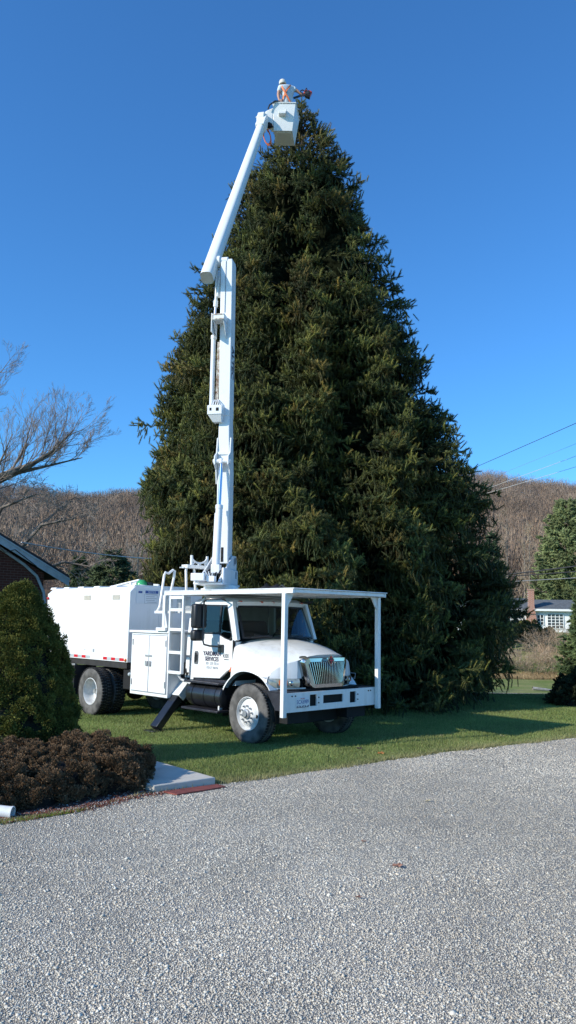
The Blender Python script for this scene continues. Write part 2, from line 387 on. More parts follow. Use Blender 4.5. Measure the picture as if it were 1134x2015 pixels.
# ---- doors
for s in (-1, 1):
    d = MB()
    outer = [S(-1.69, 1.03, s), S(-.90, 1.06, s), S(-.70, 1.20, s), S(-.545, 1.27, s), S(-.53, 1.79, s), S(-.62, 1.75, s), S(-.80, 1.79, s), S(-.98, 1.86, s), S(-1.66, 1.86, s)]
    d.prism([(p[0], p[1] + s * .012, p[2]) for p in outer], (0, -s * .05, 0))
    door = d.build('door', M['white'], truck, bevel=.012)
    gpm = MB(); gpm.bounds(-.545, -.52, min(s * 1.02, s * 1.058), max(s * 1.02, s * 1.058), 1.30, 1.77); gpm.build('door_gap', M['liner'], door)
    # window frame: dark gasket
    g = MB()
    fr = [S(-1.64, 1.87, s, .006), S(-1.00, 1.87, s, .006), S(-.80, 1.80, s, .006), S(-.63, 1.765, s, .006), S(-.58, 1.83, s, .006), S(-.79, 2.41, s, .006), S(-1.62, 2.42, s, .006)]
    n = len(fr); c = Vector((sum(p[0] for p in fr) / n, 0, sum(p[2] for p in fr) / n))
    inn = []
    for p in fr:
        q = Vector((p[0] - c.x, 0, p[2] - c.z)); q = q * (1 - .035 / q.length); z = c.z + q.z
        inn.append(S(c.x + q.x, z, s, .006))
    g.add(fr + inn, [(i, (i + 1) % n, n + (i + 1) % n, n + i) for i in range(n)])
    g.prism([S(-.985, 1.87, s, .009), S(-.945, 1.86, s, .009), S(-.945, 2.41, s, .009), S(-.985, 2.41, s, .009)], (0, -s * .02, 0))
    g.build('window_frame', M['black'], door)
    w = MB(); w.add([(p[0], p[1] - s * .012, p[2]) for p in inn], [tuple(range(n))])
    w.build('window_glass', M['glass'], door)
    h = MB(); h.prism([(-1.655, s * 1.053, 1.29), (-1.565, s * 1.053, 1.29), (-1.55, s * 1.053, 1.33), (-1.55, s * 1.053, 1.50), (-1.57, s * 1.053, 1.535), (-1.64, s * 1.053, 1.535), (-1.66, s * 1.053, 1.50), (-1.67, s * 1.053, 1.33)], (0, s * .008, 0))
    hh = h.build('door_handle', mat('handle_grey', (.12, .12, .12), .5), door)
    h = MB(); h.bounds(-1.635, -1.60, s * 1.066 - .012, s * 1.066 + .012, 1.33, 1.50); h.bounds(-1.59, -1.565, s * 1.064 - .008, s * 1.064 + .008, 1.36, 1.47)
    h.build('handle_grip', M['black'], door)
    if s < 0:
        yy = -1.0535
        text('lettering', 'YARDMAN', .112, (-1.14, yy, 1.500), SIDE, M['ink'], door, sx=.93, bold=.003, space=1.04)
        text('lettering', 'SERVICES', .108, (-1.14, yy, 1.402), SIDE, M['ink'], door, sx=.88, bold=.003, space=1.04)
        text('lettering', '301 559 7834', .076, (-1.13, yy, 1.318), SIDE, M['grey_ink'], door, sx=.92)
        text('lettering', 'USDOT 986996', .066, (-1.12, yy, 1.242), SIDE, M['grey_ink'], door, sx=.82)
        text('model_number', '4300', .11, (-.735, -1.0535, 1.475), SIDE, M['black'], door, sx=.66, bold=.001, space=1.15)
        m_ = MB(); m_.bounds(-.78, -.65, -1.0545, -1.0528, 1.405, 1.42); m_.build('model_number_underline', M['black'], door)
    # mirror: two heads on a loop of black tube
    t = MB(); y0 = s * 1.05; y1 = s * 1.36
    t.tube([(-.86, s * 1.0, 2.49), (-.72, s * 1.2, 2.52), (-.95, y1, 2.50), (-1.03, y1, 2.46), (-1.035, y1, 2.3), (-1.03, y1, 1.75), (-1.0, y1, 1.68), (-.9, s * 1.3, 1.655), (-.86, s * 1.06, 1.64)], .017, 8)
    t.bounds(-.93, -.80, min(s * 1.0, s * 1.09), max(s * 1.0, s * 1.09), 1.54, 1.68)
    mir = t.build('mirror_arm', M['blackm'], truck, smooth=True)
    hd = MB(); hd.bounds(-1.22, -1.06, y1 - .17, y1 + .12, 1.97, 2.42); hd.build('mirror_head', M['black'], mir, bevel=.045, seg=3)
    hd = MB(); hd.bounds(-1.24, -1.08, y1 - .16, y1 + .10, 1.74, 1.945); hd.build('mirror_head', M['black'], mir, bevel=.05, seg=3)
    mg = MB(); mg.add([(-1.225, y1 - .14, 2.0), (-1.225, y1 + .09, 2.0), (-1.225, y1 + .09, 2.39), (-1.225, y1 - .14, 2.39)], [(0, 1, 2, 3)]); mg.build('mirror_glass', M['chrome'], mir)
    # marker lamp at the door hinge, hinge gap
    m_ = MB(); m_.prism([(-.60, s * 1.065, 1.205), (-.535, s * 1.085, 1.205), (-.52, s * 1.085, 1.30), (-.555, s * 1.075, 1.28)], (0, s * .015, 0)); m_.build('marker_lamp', M['orange'], truck)

# ---- windscreen
def ws(u, v, off=0):
    y = u * ((.95 - .03) * (1 - v) + .865 * v)
    xb = -.27 - .17 * u * u; xt = -.61 - .075 * u * u
    zb = 1.80; zt = 2.40
    return (xb * (1 - v) + xt * v + off, y, zb * (1 - v) + zt * v)
g = MB(); g.grid([[ws(-.95 + 1.9 * i / 10, .05 + .9 * j / 4) for i in range(11)] for j in range(5)]); wso = g.build('windshield', M['glass'], truck, smooth=True)
g = MB()
us = [-1 + 2 * i / 16 for i in range(17)]
o_ = [ws(u, 0, .004) for u in us] + [ws(1, v, .004) for v in (.33, .66)] + [ws(u, 1, .004) for u in us[::-1]] + [ws(-1, v, .004) for v in (.66, .33)]
i_ = [ws(u * .95, .05, .004) for u in us] + [ws(.95, v, .004) for v in (.35, .65)] + [ws(u * .95, .95, .004) for u in us[::-1]] + [ws(-.95, v, .004) for v in (.65, .35)]
n = len(o_); g.add(o_ + i_, [(i, (i + 1) % n, n + (i + 1) % n, n + i) for i in range(n)]); g.build('windshield_gasket', M['black'], wso)
g = MB()
for y0, y1 in ((-.75, -.05), (.05, .75)):
    g.tube([(-.22, (y0 + y1) / 2 + .3, 1.80), (-.30, y0, 1.87), ], .009, 6); g.tube([(-.27, y0 - .1, 1.83), (-.285, y0 + .42, 1.86)], .008, 6)
g.build('wiper', M['black'], wso)
for y in (-.80, -.30, 0, .30, .80):
    m_ = MB(); m_.sphere((-.625 + (-.03 if abs(y) > .5 else 0), y, 2.475), .05, 14, 8, (.7, 1, .42))
    m_.build('roof_marker_lamp', mat('orange_marker', (.55, .08, .02), .35, coat=.4) if y == -.80 else bpy.data.materials['orange_marker'], truck, smooth=True)

# ---- cab inside
m_ = MB(); m_.bounds(-1.815, -1.79, -.97, .97, 1.02, 2.44); m_.build('back_trim', mat('pale_trim', (.36, .37, .34), .8), truck)
m_ = MB(); m_.bounds(-.62, -.42, -.92, .92, 1.35, 1.74); m_.bounds(-.72, -.40, .2, .75, 1.5, 1.82); m_.build('dashboard', M['seat'], truck, bevel=.05)
for y in (-.5, .45):
    m_ = MB(); m_.bounds(-1.55, -1.05, y - .25, y + .25, 1.35, 1.52); m_.hexa([(-1.70, y - .38, 1.5), (-1.5, y - .38, 1.5), (-1.5, y + .38, 1.5), (-1.70, y + .38, 1.5)], [(-1.78, y - .36, 2.12), (-1.66, y - .36, 2.12), (-1.66, y + .36, 2.12), (-1.78, y + .36, 2.12)])
    m_.build('seat', M['seat'], truck, bevel=.05)
m_ = MB(); m_.lathe([(.22 + .016 * math.cos(a), .016 * math.sin(a)) for a in [2 * PI * i / 8 for i in range(8)]], (-.82, .45, 1.86), (-.75, 0, .66), 28, closed=True)
m_.tube([(-.82, .45, 1.86), (-.5, .45, 1.62)], .03, 8); m_.beam((-.82, .24, 1.86), (-.82, .66, 1.86), .02, .03); m_.build('steering_wheel', M['seat'], truck)

# ---- hood and fenders
def xf(y):            # how far forward the hood reaches at y
    a = abs(y)
    if a < .6: return .84 - .33 * a * a
    return .7212 - .40 * (a - .6) - .62 * (a - .6) ** 2
def wy(u, s):         # half width along the hood
    return u * (1.04 + .05 * math.sin(min(1, s * 1.2) * PI) * (1 if abs(u) > .9 else abs(u)) )
def hz(u, s):
    a = abs(u)
    zc = 1.79 - .07 * s - .19 * s * s
    ze = 1.66 - .05 * s - .38 * s * s
    k = a ** 3.2
    z = zc * (1 - k) + ze * k
    z += .022 * max(0, 1 - (a / .48) ** 4) * (.3 + .7 * s)
    z -= .02 * math.exp(-((a - .62) / .09) ** 2) * s
    return z
us = [-1, -.985, -.95, -.9, -.82, -.74, -.66, -.58, -.5, -.4, -.25, -.1, 0, .1, .25, .4, .5, .58, .66, .74, .82, .9, .95, .985, 1]
ss = [i / 16 for i in range(17)]
def hp(u, s):
    y = wy(u, s)
    yy = u * 1.04
    x = -.52 + s * (xf(yy) + .52)
    z = hz(u, s)
    if abs(u) > .97: z -= .03 * (abs(u) - .97) / .03
    return (x, y, z)
hd = MB()
hd.grid([[hp(u, s) for u in us] for s in ss])
gx_ = lambda u: .865 - .34 * (u * 1.04) ** 2
AC, AR = (-.06, .50), .74
def arch(x):
    t = AR * AR - (x - AC[0]) ** 2
    return AC[1] + math.sqrt(t) if t > 0 else -1
for sgn in (-1, 1):
    top = [hp(sgn, s) for s in ss]
    # side skirts from the shoulder line down to the wheel arch
    xs = [p[0] for p in top]
    fine = [xs[0] + (xs[-1] - xs[0]) * i / 40 for i in range(41)]
    rows = []
    for x in fine:
        z = float(np.interp(x, xs, [p[2] for p in top])); y = float(np.interp(x, xs, [abs(p[1]) for p in top]))
        zb = max(arch(x), 1.06 if x < 0 else .98)
        flare = .045 * math.exp(-((x - AC[0]) / .75) ** 4)
        r = [(x, sgn * y, z)]
        for k in (.25, .5, .75, .9, 1):
            r.append((x, sgn * (y + .035 * math.sin(k * PI * .55) + flare * k), z + (zb - z) * k))
        rows.append(r)
    hd.grid(rows)
    # arch lip that sweeps down behind the wheel
    lip = []
    for i in range(25):
        a = R(184) - (R(184) - R(24)) * i / 24
        lip.append((AC[0] + AR * math.cos(a) * 1.0, AC[1] + AR * math.sin(a)))
    yo = sgn * 1.125
    hd.grid([[(x, yo, z), (x - .035 * (1 if i < 12 else 0), yo, z - .0 if i < 12 else z + .02), (x, sgn * .80, z)] for i, (x, z) in enumerate(lip)])
    # nose beside the grille, above the headlight
    ys = [.48, .54] + [.58 + .46 * i / 8 for i in range(9)]
    rows = []
    for y in ys:
        u = y / 1.04; o_ = .012 if y > .6 else -.05
        t = hp(sgn * u, 1)
        if y < .6: t = (t[0] - .05, t[1], t[2] - .01)
        b = (xf(y) + o_, sgn * (y + .012), 1.145)
        rows.append([t, ((t[0] + b[0]) / 2 + .008, t[1] * .5 + b[1] * .5, (t[2] + b[2]) / 2), b])
    hd.grid(rows)
    hd.grid([[(xf(y) + .012, sgn * (y + .012), .992), (xf(y) - .0, sgn * (y + .01), .955)] for y in ys])
hd.grid([[hp(u, 1) for u in us if abs(u) < .6], [(gx_(u) - .09, u * 1.04, 1.49) for u in us if abs(u) < .6]])
hood = hd.build('hood', M['white'], truck, smooth=True)
gp = MB()
for sgn in (-1, 1):
    ys = [.60 + .455 * i / 8 for i in range(9)]
    lens = MB(); lens.grid([[(xf(y) + .014 + .02 * math.sin(j / 3 * PI), sgn * (y + .014), .99 + .157 * j / 3) for y in ys] for j in range(4)])
    hl = lens.build('headlight', M['lens'], truck, smooth=True)
    b = MB(); b.grid([[(xf(y) + .036, sgn * (y + .02), 1.035 + .085 * j) for y in (.80, .86, .92)] for j in range(2)]); b.build('turn_signal', M['orange'], hl)
    b = MB(); b.sphere((xf(.72) - .0, sgn * .72, 1.068), .062, 14, 10, (.6, 1, 1)); b.build('lamp_reflector', M['chrome'], hl, smooth=True)
    # inner liner of the arch
    l = MB(); l.grid([[(AC[0] + .70 * math.cos(R(-8 + 196 * i / 20)), y, AC[1] + .70 * math.sin(R(-8 + 196 * i / 20))) for y in (sgn * 1.08, sgn * .55)] for i in range(21)]); l.bounds(-.9, .7, sgn * .5 - .02, sgn * .5 + .02, .5, 1.3)
    l.build('wheel_arch_liner', M['liner'], truck)
    # side trim badge outline on the fender
    l = MB(); P = [(.34, 1.165), (.50, 1.165), (.49, 1.06), (.45, 1.075)]
    for a, b_ in zip(P, P[1:]): l.tube([(a[0], sgn * 1.137, a[1]), (b_[0], sgn * 1.125, b_[1])], .007, 5)
    l.build('fender_badge', M['grey_ink'], truck)

# ---- grille
def gx(y, z): return .865 - .34 * y * y + .02 * (1.3 - z)
def ring(hwt, hwb, zt, zb, r, n=6):
    """rounded trapezoid in y,z counter-clockwise"""
    c = [(hwt - r, zt - r, 0), (-hwt + r, zt - r, 90), (-hwb + r, zb + r, 180), (hwb - r, zb + r, 270)]
    out = []
    for (y, z, a0) in c:
        for i in range(n):
            a = R(a0 + 90 * i / (n - 1)); out.append((y + r * math.cos(a), z + r * math.sin(a)))
    return out
def ringpts(rr, off):
    return [(gx(y, z) + off, y, z) for y, z in rr]
O0 = ring(.595, .50, 1.53, .955, .10); O1 = ring(.535, .43, 1.49, .985, .085); I0 = ring(.475, .37, 1.43, 1.045, .05); I1 = ring(.46, .355, 1.415, 1.055, .05)
g = MB(); n = len(O0)
A = ringpts(O0, -.22); B = ringpts(O0, -.055); C = ringpts(O1, .035); D = ringpts(I0, .035); E_ = ringpts(I1, -.06)
allp = A + B + C + D + E_
g.add(allp, [(k * n + i, k * n + (i + 1) % n, (k + 1) * n + (i + 1) % n, (k + 1) * n + i) for k in range(4) for i in range(n)])
gr = g.build('grille', M['chrome'], truck, smooth=True)
g = MB(); g.grid([[(gx(y, 1.2) - .05, y, z) for y in [(-.47 + .94 * i / 10) for i in range(11)]] for z in (1.04, 1.42)]); g.build('grille_backing', M['liner'], gr)
for i in range(20):
    t = -1 + 2 * (i + .5) / 20
    b = MB(); yt, yb = t * .475, t * .365
    b.beam((gx(yb, 1.05) + .004, yb, 1.045), (gx(yt, 1.42) + .004, yt, 1.425), .017, .05, up=(1, 0, 0)); b.build('grille_bar', M['chrome'], gr, bevel=.004)
def diamond(s_, x, m_, par, name, cz=1.455):
    b = MB(); b.prism([(x, 0, cz + .085 * s_), (x, .072 * s_, cz), (x, 0, cz - .085 * s_), (x, -.072 * s_, cz)], (.012, 0, 0)); return b.build(name, m_, par)
em = diamond(1.25, gx(0, 1.45) + .04, M['chrome'], gr, 'emblem')
b = MB(); X = gx(0, 1.45) + .0535
b.prism([(X, 0, 1.455 + .078), (X, .066, 1.455), (X, 0, 1.455 - .078), (X, -.066, 1.455)], (.004, 0, 0)); b.build('emblem_field', M['black'], gr)
b = MB(); X += .0045
b.prism([(X, 0, 1.522), (X, .028, 1.487), (X, -.028, 1.487)], (.004, 0, 0)); b.bounds(X, X + .004, -.045, .045, 1.442, 1.462); b.bounds(X, X + .004, -.012, .012, 1.40, 1.436); b.build('emblem_mark', M['red'], gr)

# ---- bumper with three openings, plate, posts of the cab guard
bp = MB(); BX = .93
ycut = [-1.22, -.545, -.37, -.21, .31, .49, .66, 1.22]; zcut = [.615, .69, .72, .86, .885, .935]
for i in range(7):
    for j in range(5):
        hole = (i == 1 and j in (1, 2, 3)) or (i == 5 and j in (1, 2, 3)) or (i == 3 and j in (2,))
        if hole: continue
        bp.add([(BX, ycut[i], zcut[j]), (BX, ycut[i + 1], zcut[j]), (BX, ycut[i + 1], zcut[j + 1]), (BX, ycut[i], zcut[j + 1])], [(0, 1, 2, 3)])
bm_ = bp.build('bumper', M['white'], truck, recalc=False)
bm = bmesh.new(); bm.from_mesh(bm_.data); bmesh.ops.remove_doubles(bm, verts=bm.verts, dist=1e-4); bm.to_mesh(bm_.data); bm.free()
md = bm_.modifiers.new('solid', 'SOLIDIFY'); md.thickness = .03; md.offset = -1
b = MB(); b.bounds(.70, .885, -1.1, 1.1, .64, .91); b.bounds(.55, .8, -.95, .95, .9, .97); b.build('bumper_core', M['liner'], bm_)
for y, z in ((-.33, .74), (-.33, .83), (.70, .74), (.70, .83), (-.98, .88), (-.90, .88), (1.0, .88), (1.06, .88)):
    b = MB(); b.tube([(BX, y, z), (BX + .013, y, z)], .012, 8); b.build('bumper_bolt', M['blackm'], bm_)
b = MB(); b.bounds(BX + .002, BX + .010, -.885, -.575, .675, .85); lp = b.build('license_plate', M['plate'], truck, bevel=.003)
text('plate_number', '5CX6989', .092, (BX + .0105, -.73, .775), FRONT, M['blue'], lp, sx=.80, bold=.0)
text('plate_state', 'Maryland', .028, (BX + .0105, -.73, .832), FRONT, M['red'], lp)
b = MB(); b.bounds(BX + .010, BX + .0115, -.875, -.585, .684, .692)
for i in range(14):
    y = -.87 + i * .021
    if i % 3 != 2: b.bounds(BX + .010, BX + .0125, y, y + .014, .685 + .012 * (i % 2), .71 + .01 * (i % 2))
b.build('plate_pattern', M['ink'], lp)
# tread-plate wings behind the posts
for s in (-1, 1):
    b = MB(); b.prism([(.50, s * 1.16, .93), (.88, s * 1.16, .93), (.88, s * 1.16, .64), (.72, s * 1.16, .64)], (0, -s * .10, 0)); b.bounds(.45, .90, min(s * .75, s * 1.16), max(s * .75, s * 1.16), .935, .955)
    b.build('tread_plate_wing', M['treadp'], truck)
    l = MB(); l.bounds(.45, .85, min(s * .5, s * 1.0), max(s * .5, s * 1.0), .42, .63); l.build('lower_sun_shield', M['liner'], truck)  # dark boxes added low down to keep sun off the far front tire

# ---- cab guard: roof platform on four posts
ZT = 2.655
cg = MB()
cg.bounds(-2.48, 1.20, -1.235, 1.235, ZT + .012, ZT + .03)                     # deck
for y in (-1.2, 1.2): cg.bounds(-2.48, 1.17, y - .03, y + .03, ZT - .06, ZT + .010)
for x in (-2.45, -1.5, -.6, .3, 1.14): cg.bounds(x - .03, x + .03, -1.17, 1.17, ZT - .05, ZT + .009)
guard = cg.build('cab_guard', M['white'], truck, bevel=.006)
for y in (-1.22, 1.22):
    p = MB(); p.bounds(.935, 1.015, y - .04, y + .04, .55, ZT - .062); s = 1 if y < 0 else -1
    p.prism([(.96, y + s * .041, ZT - .062), (.96, y + s * .041, ZT - .30), (.96, y + s * .20, ZT - .062)], (.03, 0, 0))
    p.build('guard_post', M['white'], guard, bevel=.005)
    p = MB(); p.bounds(-2.48, -2.40, y - .04, y + .04, 1.905, ZT - .062); p.bounds(-2.64, -2.33, y - .07, y + .07, 1.893, 1.96)
    p.prism([(-2.40, y - .03, 1.96), (-2.40, y - .03, 2.25), (-2.31, y - .03, 1.96)], (0, .06, 0)); p.build('guard_post', M['white'], guard, bevel=.005)
b = MB(); b.add([(-2.42, -1.0, ZT - .07), (-1.95, -1.0, ZT - .07), (-2.0, -1.0, 2.3), (-2.4, -1.0, 2.3)], [])
for k in range(10):
    z = 2.30 + .028 * k; b.tube([(-2.38, -.98, z), (-1.95, -.98, z)], .005, 4)
for k in range(14):
    x = -2.38 + .033 * k; b.tube([(x, -.98, 2.29), (x, -.98, 2.58)], .005, 4)
b.beam((-2.38, -.98, 2.27), (-1.75, -.98, 2.27), .03, .04); b.beam((-1.85, -1.0, 2.27), (-1.45, -1.0, 2.55), .03, .03)
b.build('step_mesh', M['greyp'], guard)

# ladder
l = MB()
for x in (-2.28, -1.86): l.bounds(x - .022, x + .022, -1.23, -1.17, 1.09, 2.585)
lad = l.build('ladder', M['white'], truck, bevel=.005)
for z in (2.55, 2.31, 1.93, 1.49, 1.11):
    l = MB(); l.bounds(-2.255, -1.885, -1.225, -1.165, z - .028, z + .028); l.build('rung', M['white'], lad)
l = MB(); l.tube([(-2.06, -1.17, 1.1), (-2.0, -1.1, .98), (-1.8, -1.0, .9)], .022, 8); l.build('ladder_brace', M['white'], lad)

# ---- tool cabinet across the frame
c = MB(); c.bounds(-3.61, -2.30, -1.20, 1.20, .60, 1.84); cab2 = c.build('tool_cabinet', M['box'], truck, bevel=.01)
c = MB(); c.bounds(-3.66, -2.28, -1.24, 1.24, 1.845, 1.892); c.build('cabinet_top', M['box'], cab2, bevel=.006)
for s in (-1, 1):
    for x0, x1 in ((-3.54, -2.955), (-2.935, -2.35)):
        d = MB(); d.bounds(x0, x1, min(s * 1.203, s * 1.222), max(s * 1.203, s * 1.222), .68, 1.79); dd = d.build('cabinet_door', M['box'], cab2, bevel=.006)
        xin = x1 - .05 if x0 < -3 else x0 + .05
        d = MB(); d.bounds(xin - .035, xin + .035, min(s * 1.225, s * 1.25), max(s * 1.225, s * 1.25), 1.19, 1.29); d.bounds(xin - .06, xin + .06, min(s * 1.223, s * 1.232), max(s * 1.223, s * 1.232), 1.37, 1.41); d.build('latch', M['hub'], dd, bevel=.006)
        xo = x0 + .02 if x0 < -3 else x1 - .02
        d = MB()
        for z in (.85, 1.65): d.tube([(xo, s * 1.228, z - .06), (xo, s * 1.228, z + .06)], .011, 8)
        d.build('hinge', M['hub'], dd)
    d = MB()
    for x0, x1, z0, z1 in ((-3.56, -2.33, 1.795, 1.81), (-3.56, -2.33, .66, .675), (-3.56, -3.545, .66, 1.81), (-2.345, -2.33, .66, 1.81), (-2.95, -2.94, .675, 1.795)):
        d.bounds(x0, x1, s * 1.2025 - .002, s * 1.2025 + .002, z0, z1)
    d.build('door_gap', M['grey_ink'], cab2)
c = MB(); c.sphere((-3.64, -1.2, .98), .04, 10, 8); c.build('side_lamp', M['silver'], cab2, smooth=True)

# ---- fuel tank with steps
t = MB(); t.lathe([(.001, -.52), (.19, -.52), (.215, -.50), (.22, -.47), (.22, .47), (.215, .50), (.19, .52), (.001, .52)], (-1.22, -.98, .745), (1, 0, 0), 28)
for x in (-1.55, -1.2, -.87): t.lathe([(.222, -.02), (.228, -.02), (.228, .02), (.222, .02)], (x, -.98, .745), (1, 0, 0), 28)
tank = t.build('fuel_tank', M['blackm'], truck, smooth=True)
t = MB(); t.bounds(-1.76, -.72, -1.22, -.84, .955, .99); t.bounds(-1.72, -.70, -1.02, -.95, .985, 1.03); t.build('step', M['treadp'], tank, bevel=.006)
t = MB(); t.bounds(-1.74, -.66, -1.28, -.86, .47, .51); t.build('step', M['treadp'], tank, bevel=.006)
t = MB(); t.lathe([(.001, -.45), (.2, -.45), (.2, .45), (.001, .45)], (-1.22, .98, .745), (1, 0, 0), 24); t.build('battery_box', M['blackm'], truck, smooth=True)
t = MB(); t.bounds(-2.28, -1.9, -.9, .9, .98, 1.28); t.tube([(-1.93, -.95, 1.3), (-1.95, -1.02, 1.15), (-1.9, -1.0, .98), (-1.85, -.95, .85)], .03, 8); t.tube([(-1.9, -.9, 1.26), (-1.88, -1.03, 1.1), (-1.95, -.97, .95)], .02, 8); t.build('hose_bundle', M['liner'], truck)

# ---- outrigger legs (near side down on the grass, far side the same)
for s in (-1, 1):
    o = MB(); o.beam((-2.20, s * .50, 1.22), (-2.20, s * 1.04, .62), .17, .27, up=(1, 0, 0)); leg = o.build('outrigger', M['white'], truck, bevel=.012)
    o = MB(); o.beam((-2.20, s * 1.02, .64), (-2.20, s * 1.52, .07), .14, .22, up=(1, 0, 0)); o.build('outrigger_leg', M['blackm'], leg, bevel=.012)
    o = MB(); o.bounds(-2.36, -2.04, s * 1.55 - .14, s * 1.55 + .14, .01, .045); o.build('outrigger_foot', M['blackm'], leg, bevel=.01)
    o = MB()
    for t_ in (.25, .7): 
        y = s * (.50 + .54 * t_); z = 1.22 - .60 * t_; o.tube([(-2.04, y, z), (-2.055 + .03, y, z)], .02, 8)
    o.build('bolt', M['hub'], leg)

# ---- chip box
BW = .985
bx = MB()
prof = [(-BW, 1.19), (-BW, 2.70), (-BW + .13, 2.82), (BW - .13, 2.82), (BW, 2.70), (BW, 1.19)]
bx.prism([(-7.72, y, z) for y, z in prof], (3.64, 0, 0))
chip = bx.build('chip_box', M['box'], truck, bevel=.008)
for x in (-4.16, -4.88, -5.6, -6.32, -7.0, -7.64):
    r = MB(); r.prism([(x - .2, -BW + .10, 2.80), (x - .2, -BW + .13, 2.850), (x - .2, BW - .13, 2.850), (x - .2, BW - .10, 2.80)], (.26, 0, 0)); r.build('roof_rib', M['box'], chip)
for x in (-4.62, -5.85):
    v = MB()
    for k in range(5): v.bounds(x - .15, x + .15, -BW - .012, -BW - .002, 2.535 + .022 * k, 2.545 + .022 * k)
    v.build('vent', mat('vent_tan', (.5, .44, .33), .7) if x == -4.62 else bpy.data.materials['vent_tan'], chip)
for i, (x0, x1) in enumerate(((-7.3, -7.05), (-6.5, -5.62), (-5.05, -4.22))):
    nn = max(2, round((x1 - x0) / .17))
    for k in range(nn):
        a = x0 + (x1 - x0) * k / nn; b_ = x0 + (x1 - x0) * (k + 1) / nn
        q = MB(); q.bounds(a, b_, -BW - .006, -BW - .002, 1.215, 1.275); q.build('reflector_strip', M['red'] if (k + (i == 1) + (i == 0)) % 2 == 0 else M['silver'], chip)
q = MB(); q.sphere((-4.14, -BW - .01, 1.24), .035, 10, 8); q.build('side_lamp', M['orange'], chip, smooth=True)
q = MB(); q.sphere((-7.70, -BW - .02, 2.58), .035, 10, 8); q.build('side_lamp', M['red'], chip, smooth=True)
q = MB(); q.bounds(-7.66, -4.14, -BW + .03, BW - .03, 1.06, 1.185); q.build('floor_frame', M['dark'], chip)
q = MB(); q.beam((-7.15, -.93, 1.06), (-6.32, -.93, 1.06), .05, .09); q.build('side_step', M['hub'], chip)
q = MB(); q.bounds(-5.50, -5.44, -BW - .008, -BW - .002, 1.36, 1.43); q.bounds(-5.9, -5.82, -BW - .006, -BW - .002, 1.40, 1.41); q.build('rust_spot', M['grey_ink'], chip)
# front panel seams
for y in (-.2, .1, .5):
    q = MB(); q.bounds(-4.075, -4.07, y - .02, y + .02, 1.9, 2.78); q.build('panel_rib', M['box'], chip)
# notice
q = MB(); q.bounds(-4.078, -4.072, -.83, -.24, 2.45, 2.76); nb = q.build('notice_sign', M['paper'], chip)
q = MB(); q.bounds(-4.0715, -4.0695, -.60, -.26, 2.675, 2.735); q.bounds(-4.0715, -4.0695, -.78, -.68, 2.675, 2.72); q.build('notice_band', M['blue'], nb)
text('notice_word', 'NOTICE', .055, (-4.069, -.43, 2.705), FRONT, M['paper'], nb)
q = MB()
for k in range(5): q.bounds(-4.0715, -4.0705, -.58 + .03 * (k == 4), -.30 - .05 * (k % 2), 2.64 - .04 * k, 2.650 - .04 * k)
for a in ((-.62, -.28, 2.455, 2.46), (-.62, -.28, 2.655, 2.66), (-.62, -.615, 2.455, 2.66), (-.285, -.28, 2.455, 2.66)): q.bounds(-4.0715, -4.0705, *a)
q.build('notice_lines', M['grey_ink'], nb)
# raised lid board and its strut over the rear of the box
q = MB(); q.prism([(-7.55, .35, 2.83), (-5.75, .35, 3.04), (-5.75, .35, 2.83)], (0, .04, 0)); q.prism([(-5.70, .35, 2.98), (-4.95, .35, 2.93), (-4.95, .35, 2.83), (-5.70, .35, 2.83)], (0, .04, 0)); q.build('lid_board', M['greyp'], chip)
q = MB(); q.beam((-7.57, .34, 2.84), (-5.74, .34, 3.055), .05, .03); q.beam((-6.05, .33, 2.83), (-6.1, .33, 3.0), .04, .05); q.build('lid_strut', M['box'], chip)
# rear tailgate + mud flaps
q = MB(); q.bounds(-7.80, -7.735, -BW + .02, BW - .02, 1.2, 2.7); q.build('tailgate', M['box'], chip, bevel=.01)
for y in (-.9, .9):
    q = MB(); q.bounds(-5.95, -5.93, y - .28, y + .28, .35, 1.05); q.build('mud_flap', M['black'], truck)
q = MB(); q.bounds(-7.2, -6.3, -.9, -.55, .55, 1.0); q.build('underbody_box', M['liner'], truck, bevel=.02)
q = MB(); q.bounds(-4.35, -3.66, -.9, .9, .62, 1.05); q.build('underbody_box', M['liner'], truck, bevel=.02)

# ---- handrails, boom rest
def rail(pts, par=truck, r=.026):
    t = MB(); t.tube(pts, r, 8); return t.build('handrail', M['white'], par, smooth=True)
rail([(-2.9, -1.09, 2.28), (-2.9, -1.03, 2.38), (-2.9, -.95, 3.02), (-2.9, -.92, 3.08), (-2.9, -.84, 3.06), (-2.9, -.73, 3.14), (-2.9, -.69, 3.12), (-2.9, -.70, 3.0), (-2.9, -.77, 2.68)])
t = MB(); t.bounds(-2.95, -2.4, -1.12, -1.02, 2.24, 2.29); t.prism([(-2.9, -1.09, 2.29), (-2.9, -.95, 2.29), (-2.9, -.98, 2.48)], (.03, 0, 0)); t.build('rail_bracket', M['white'], truck)
rail([(-2.9, -.37, 2.69), (-2.9, -.40, 3.15), (-2.9, -.37, 3.235), (-2.9, -.22, 3.25), (-2.9, -.18, 3.16), (-2.9, -.13, 2.69)])
rail([(-2.9, -.37, 3.21), (-2.9, -.48, 3.22), (-2.9, -.56, 3.20)], r=.012)
t = MB(); t.bounds(-3.0, -2.8, -.44, .2, 3.2, 3.27)
t.tube([(-2.9, -.05 + .21 * math.cos(a), 3.47 + .15 * math.sin(a)) for a in [PI + PI * i / 12 for i in range(13)]], .022, 8)
for y, z in ((-.26, 3.48), (.16, 3.48)): t.beam((-2.9, y, 3.25), (-2.9, y, z), .04, .04)
for a in (-.24, .14): t.beam((-2.9, a, 3.27), (-2.9, a + (.07 if a < 0 else -.07), 3.36), .03, .03)
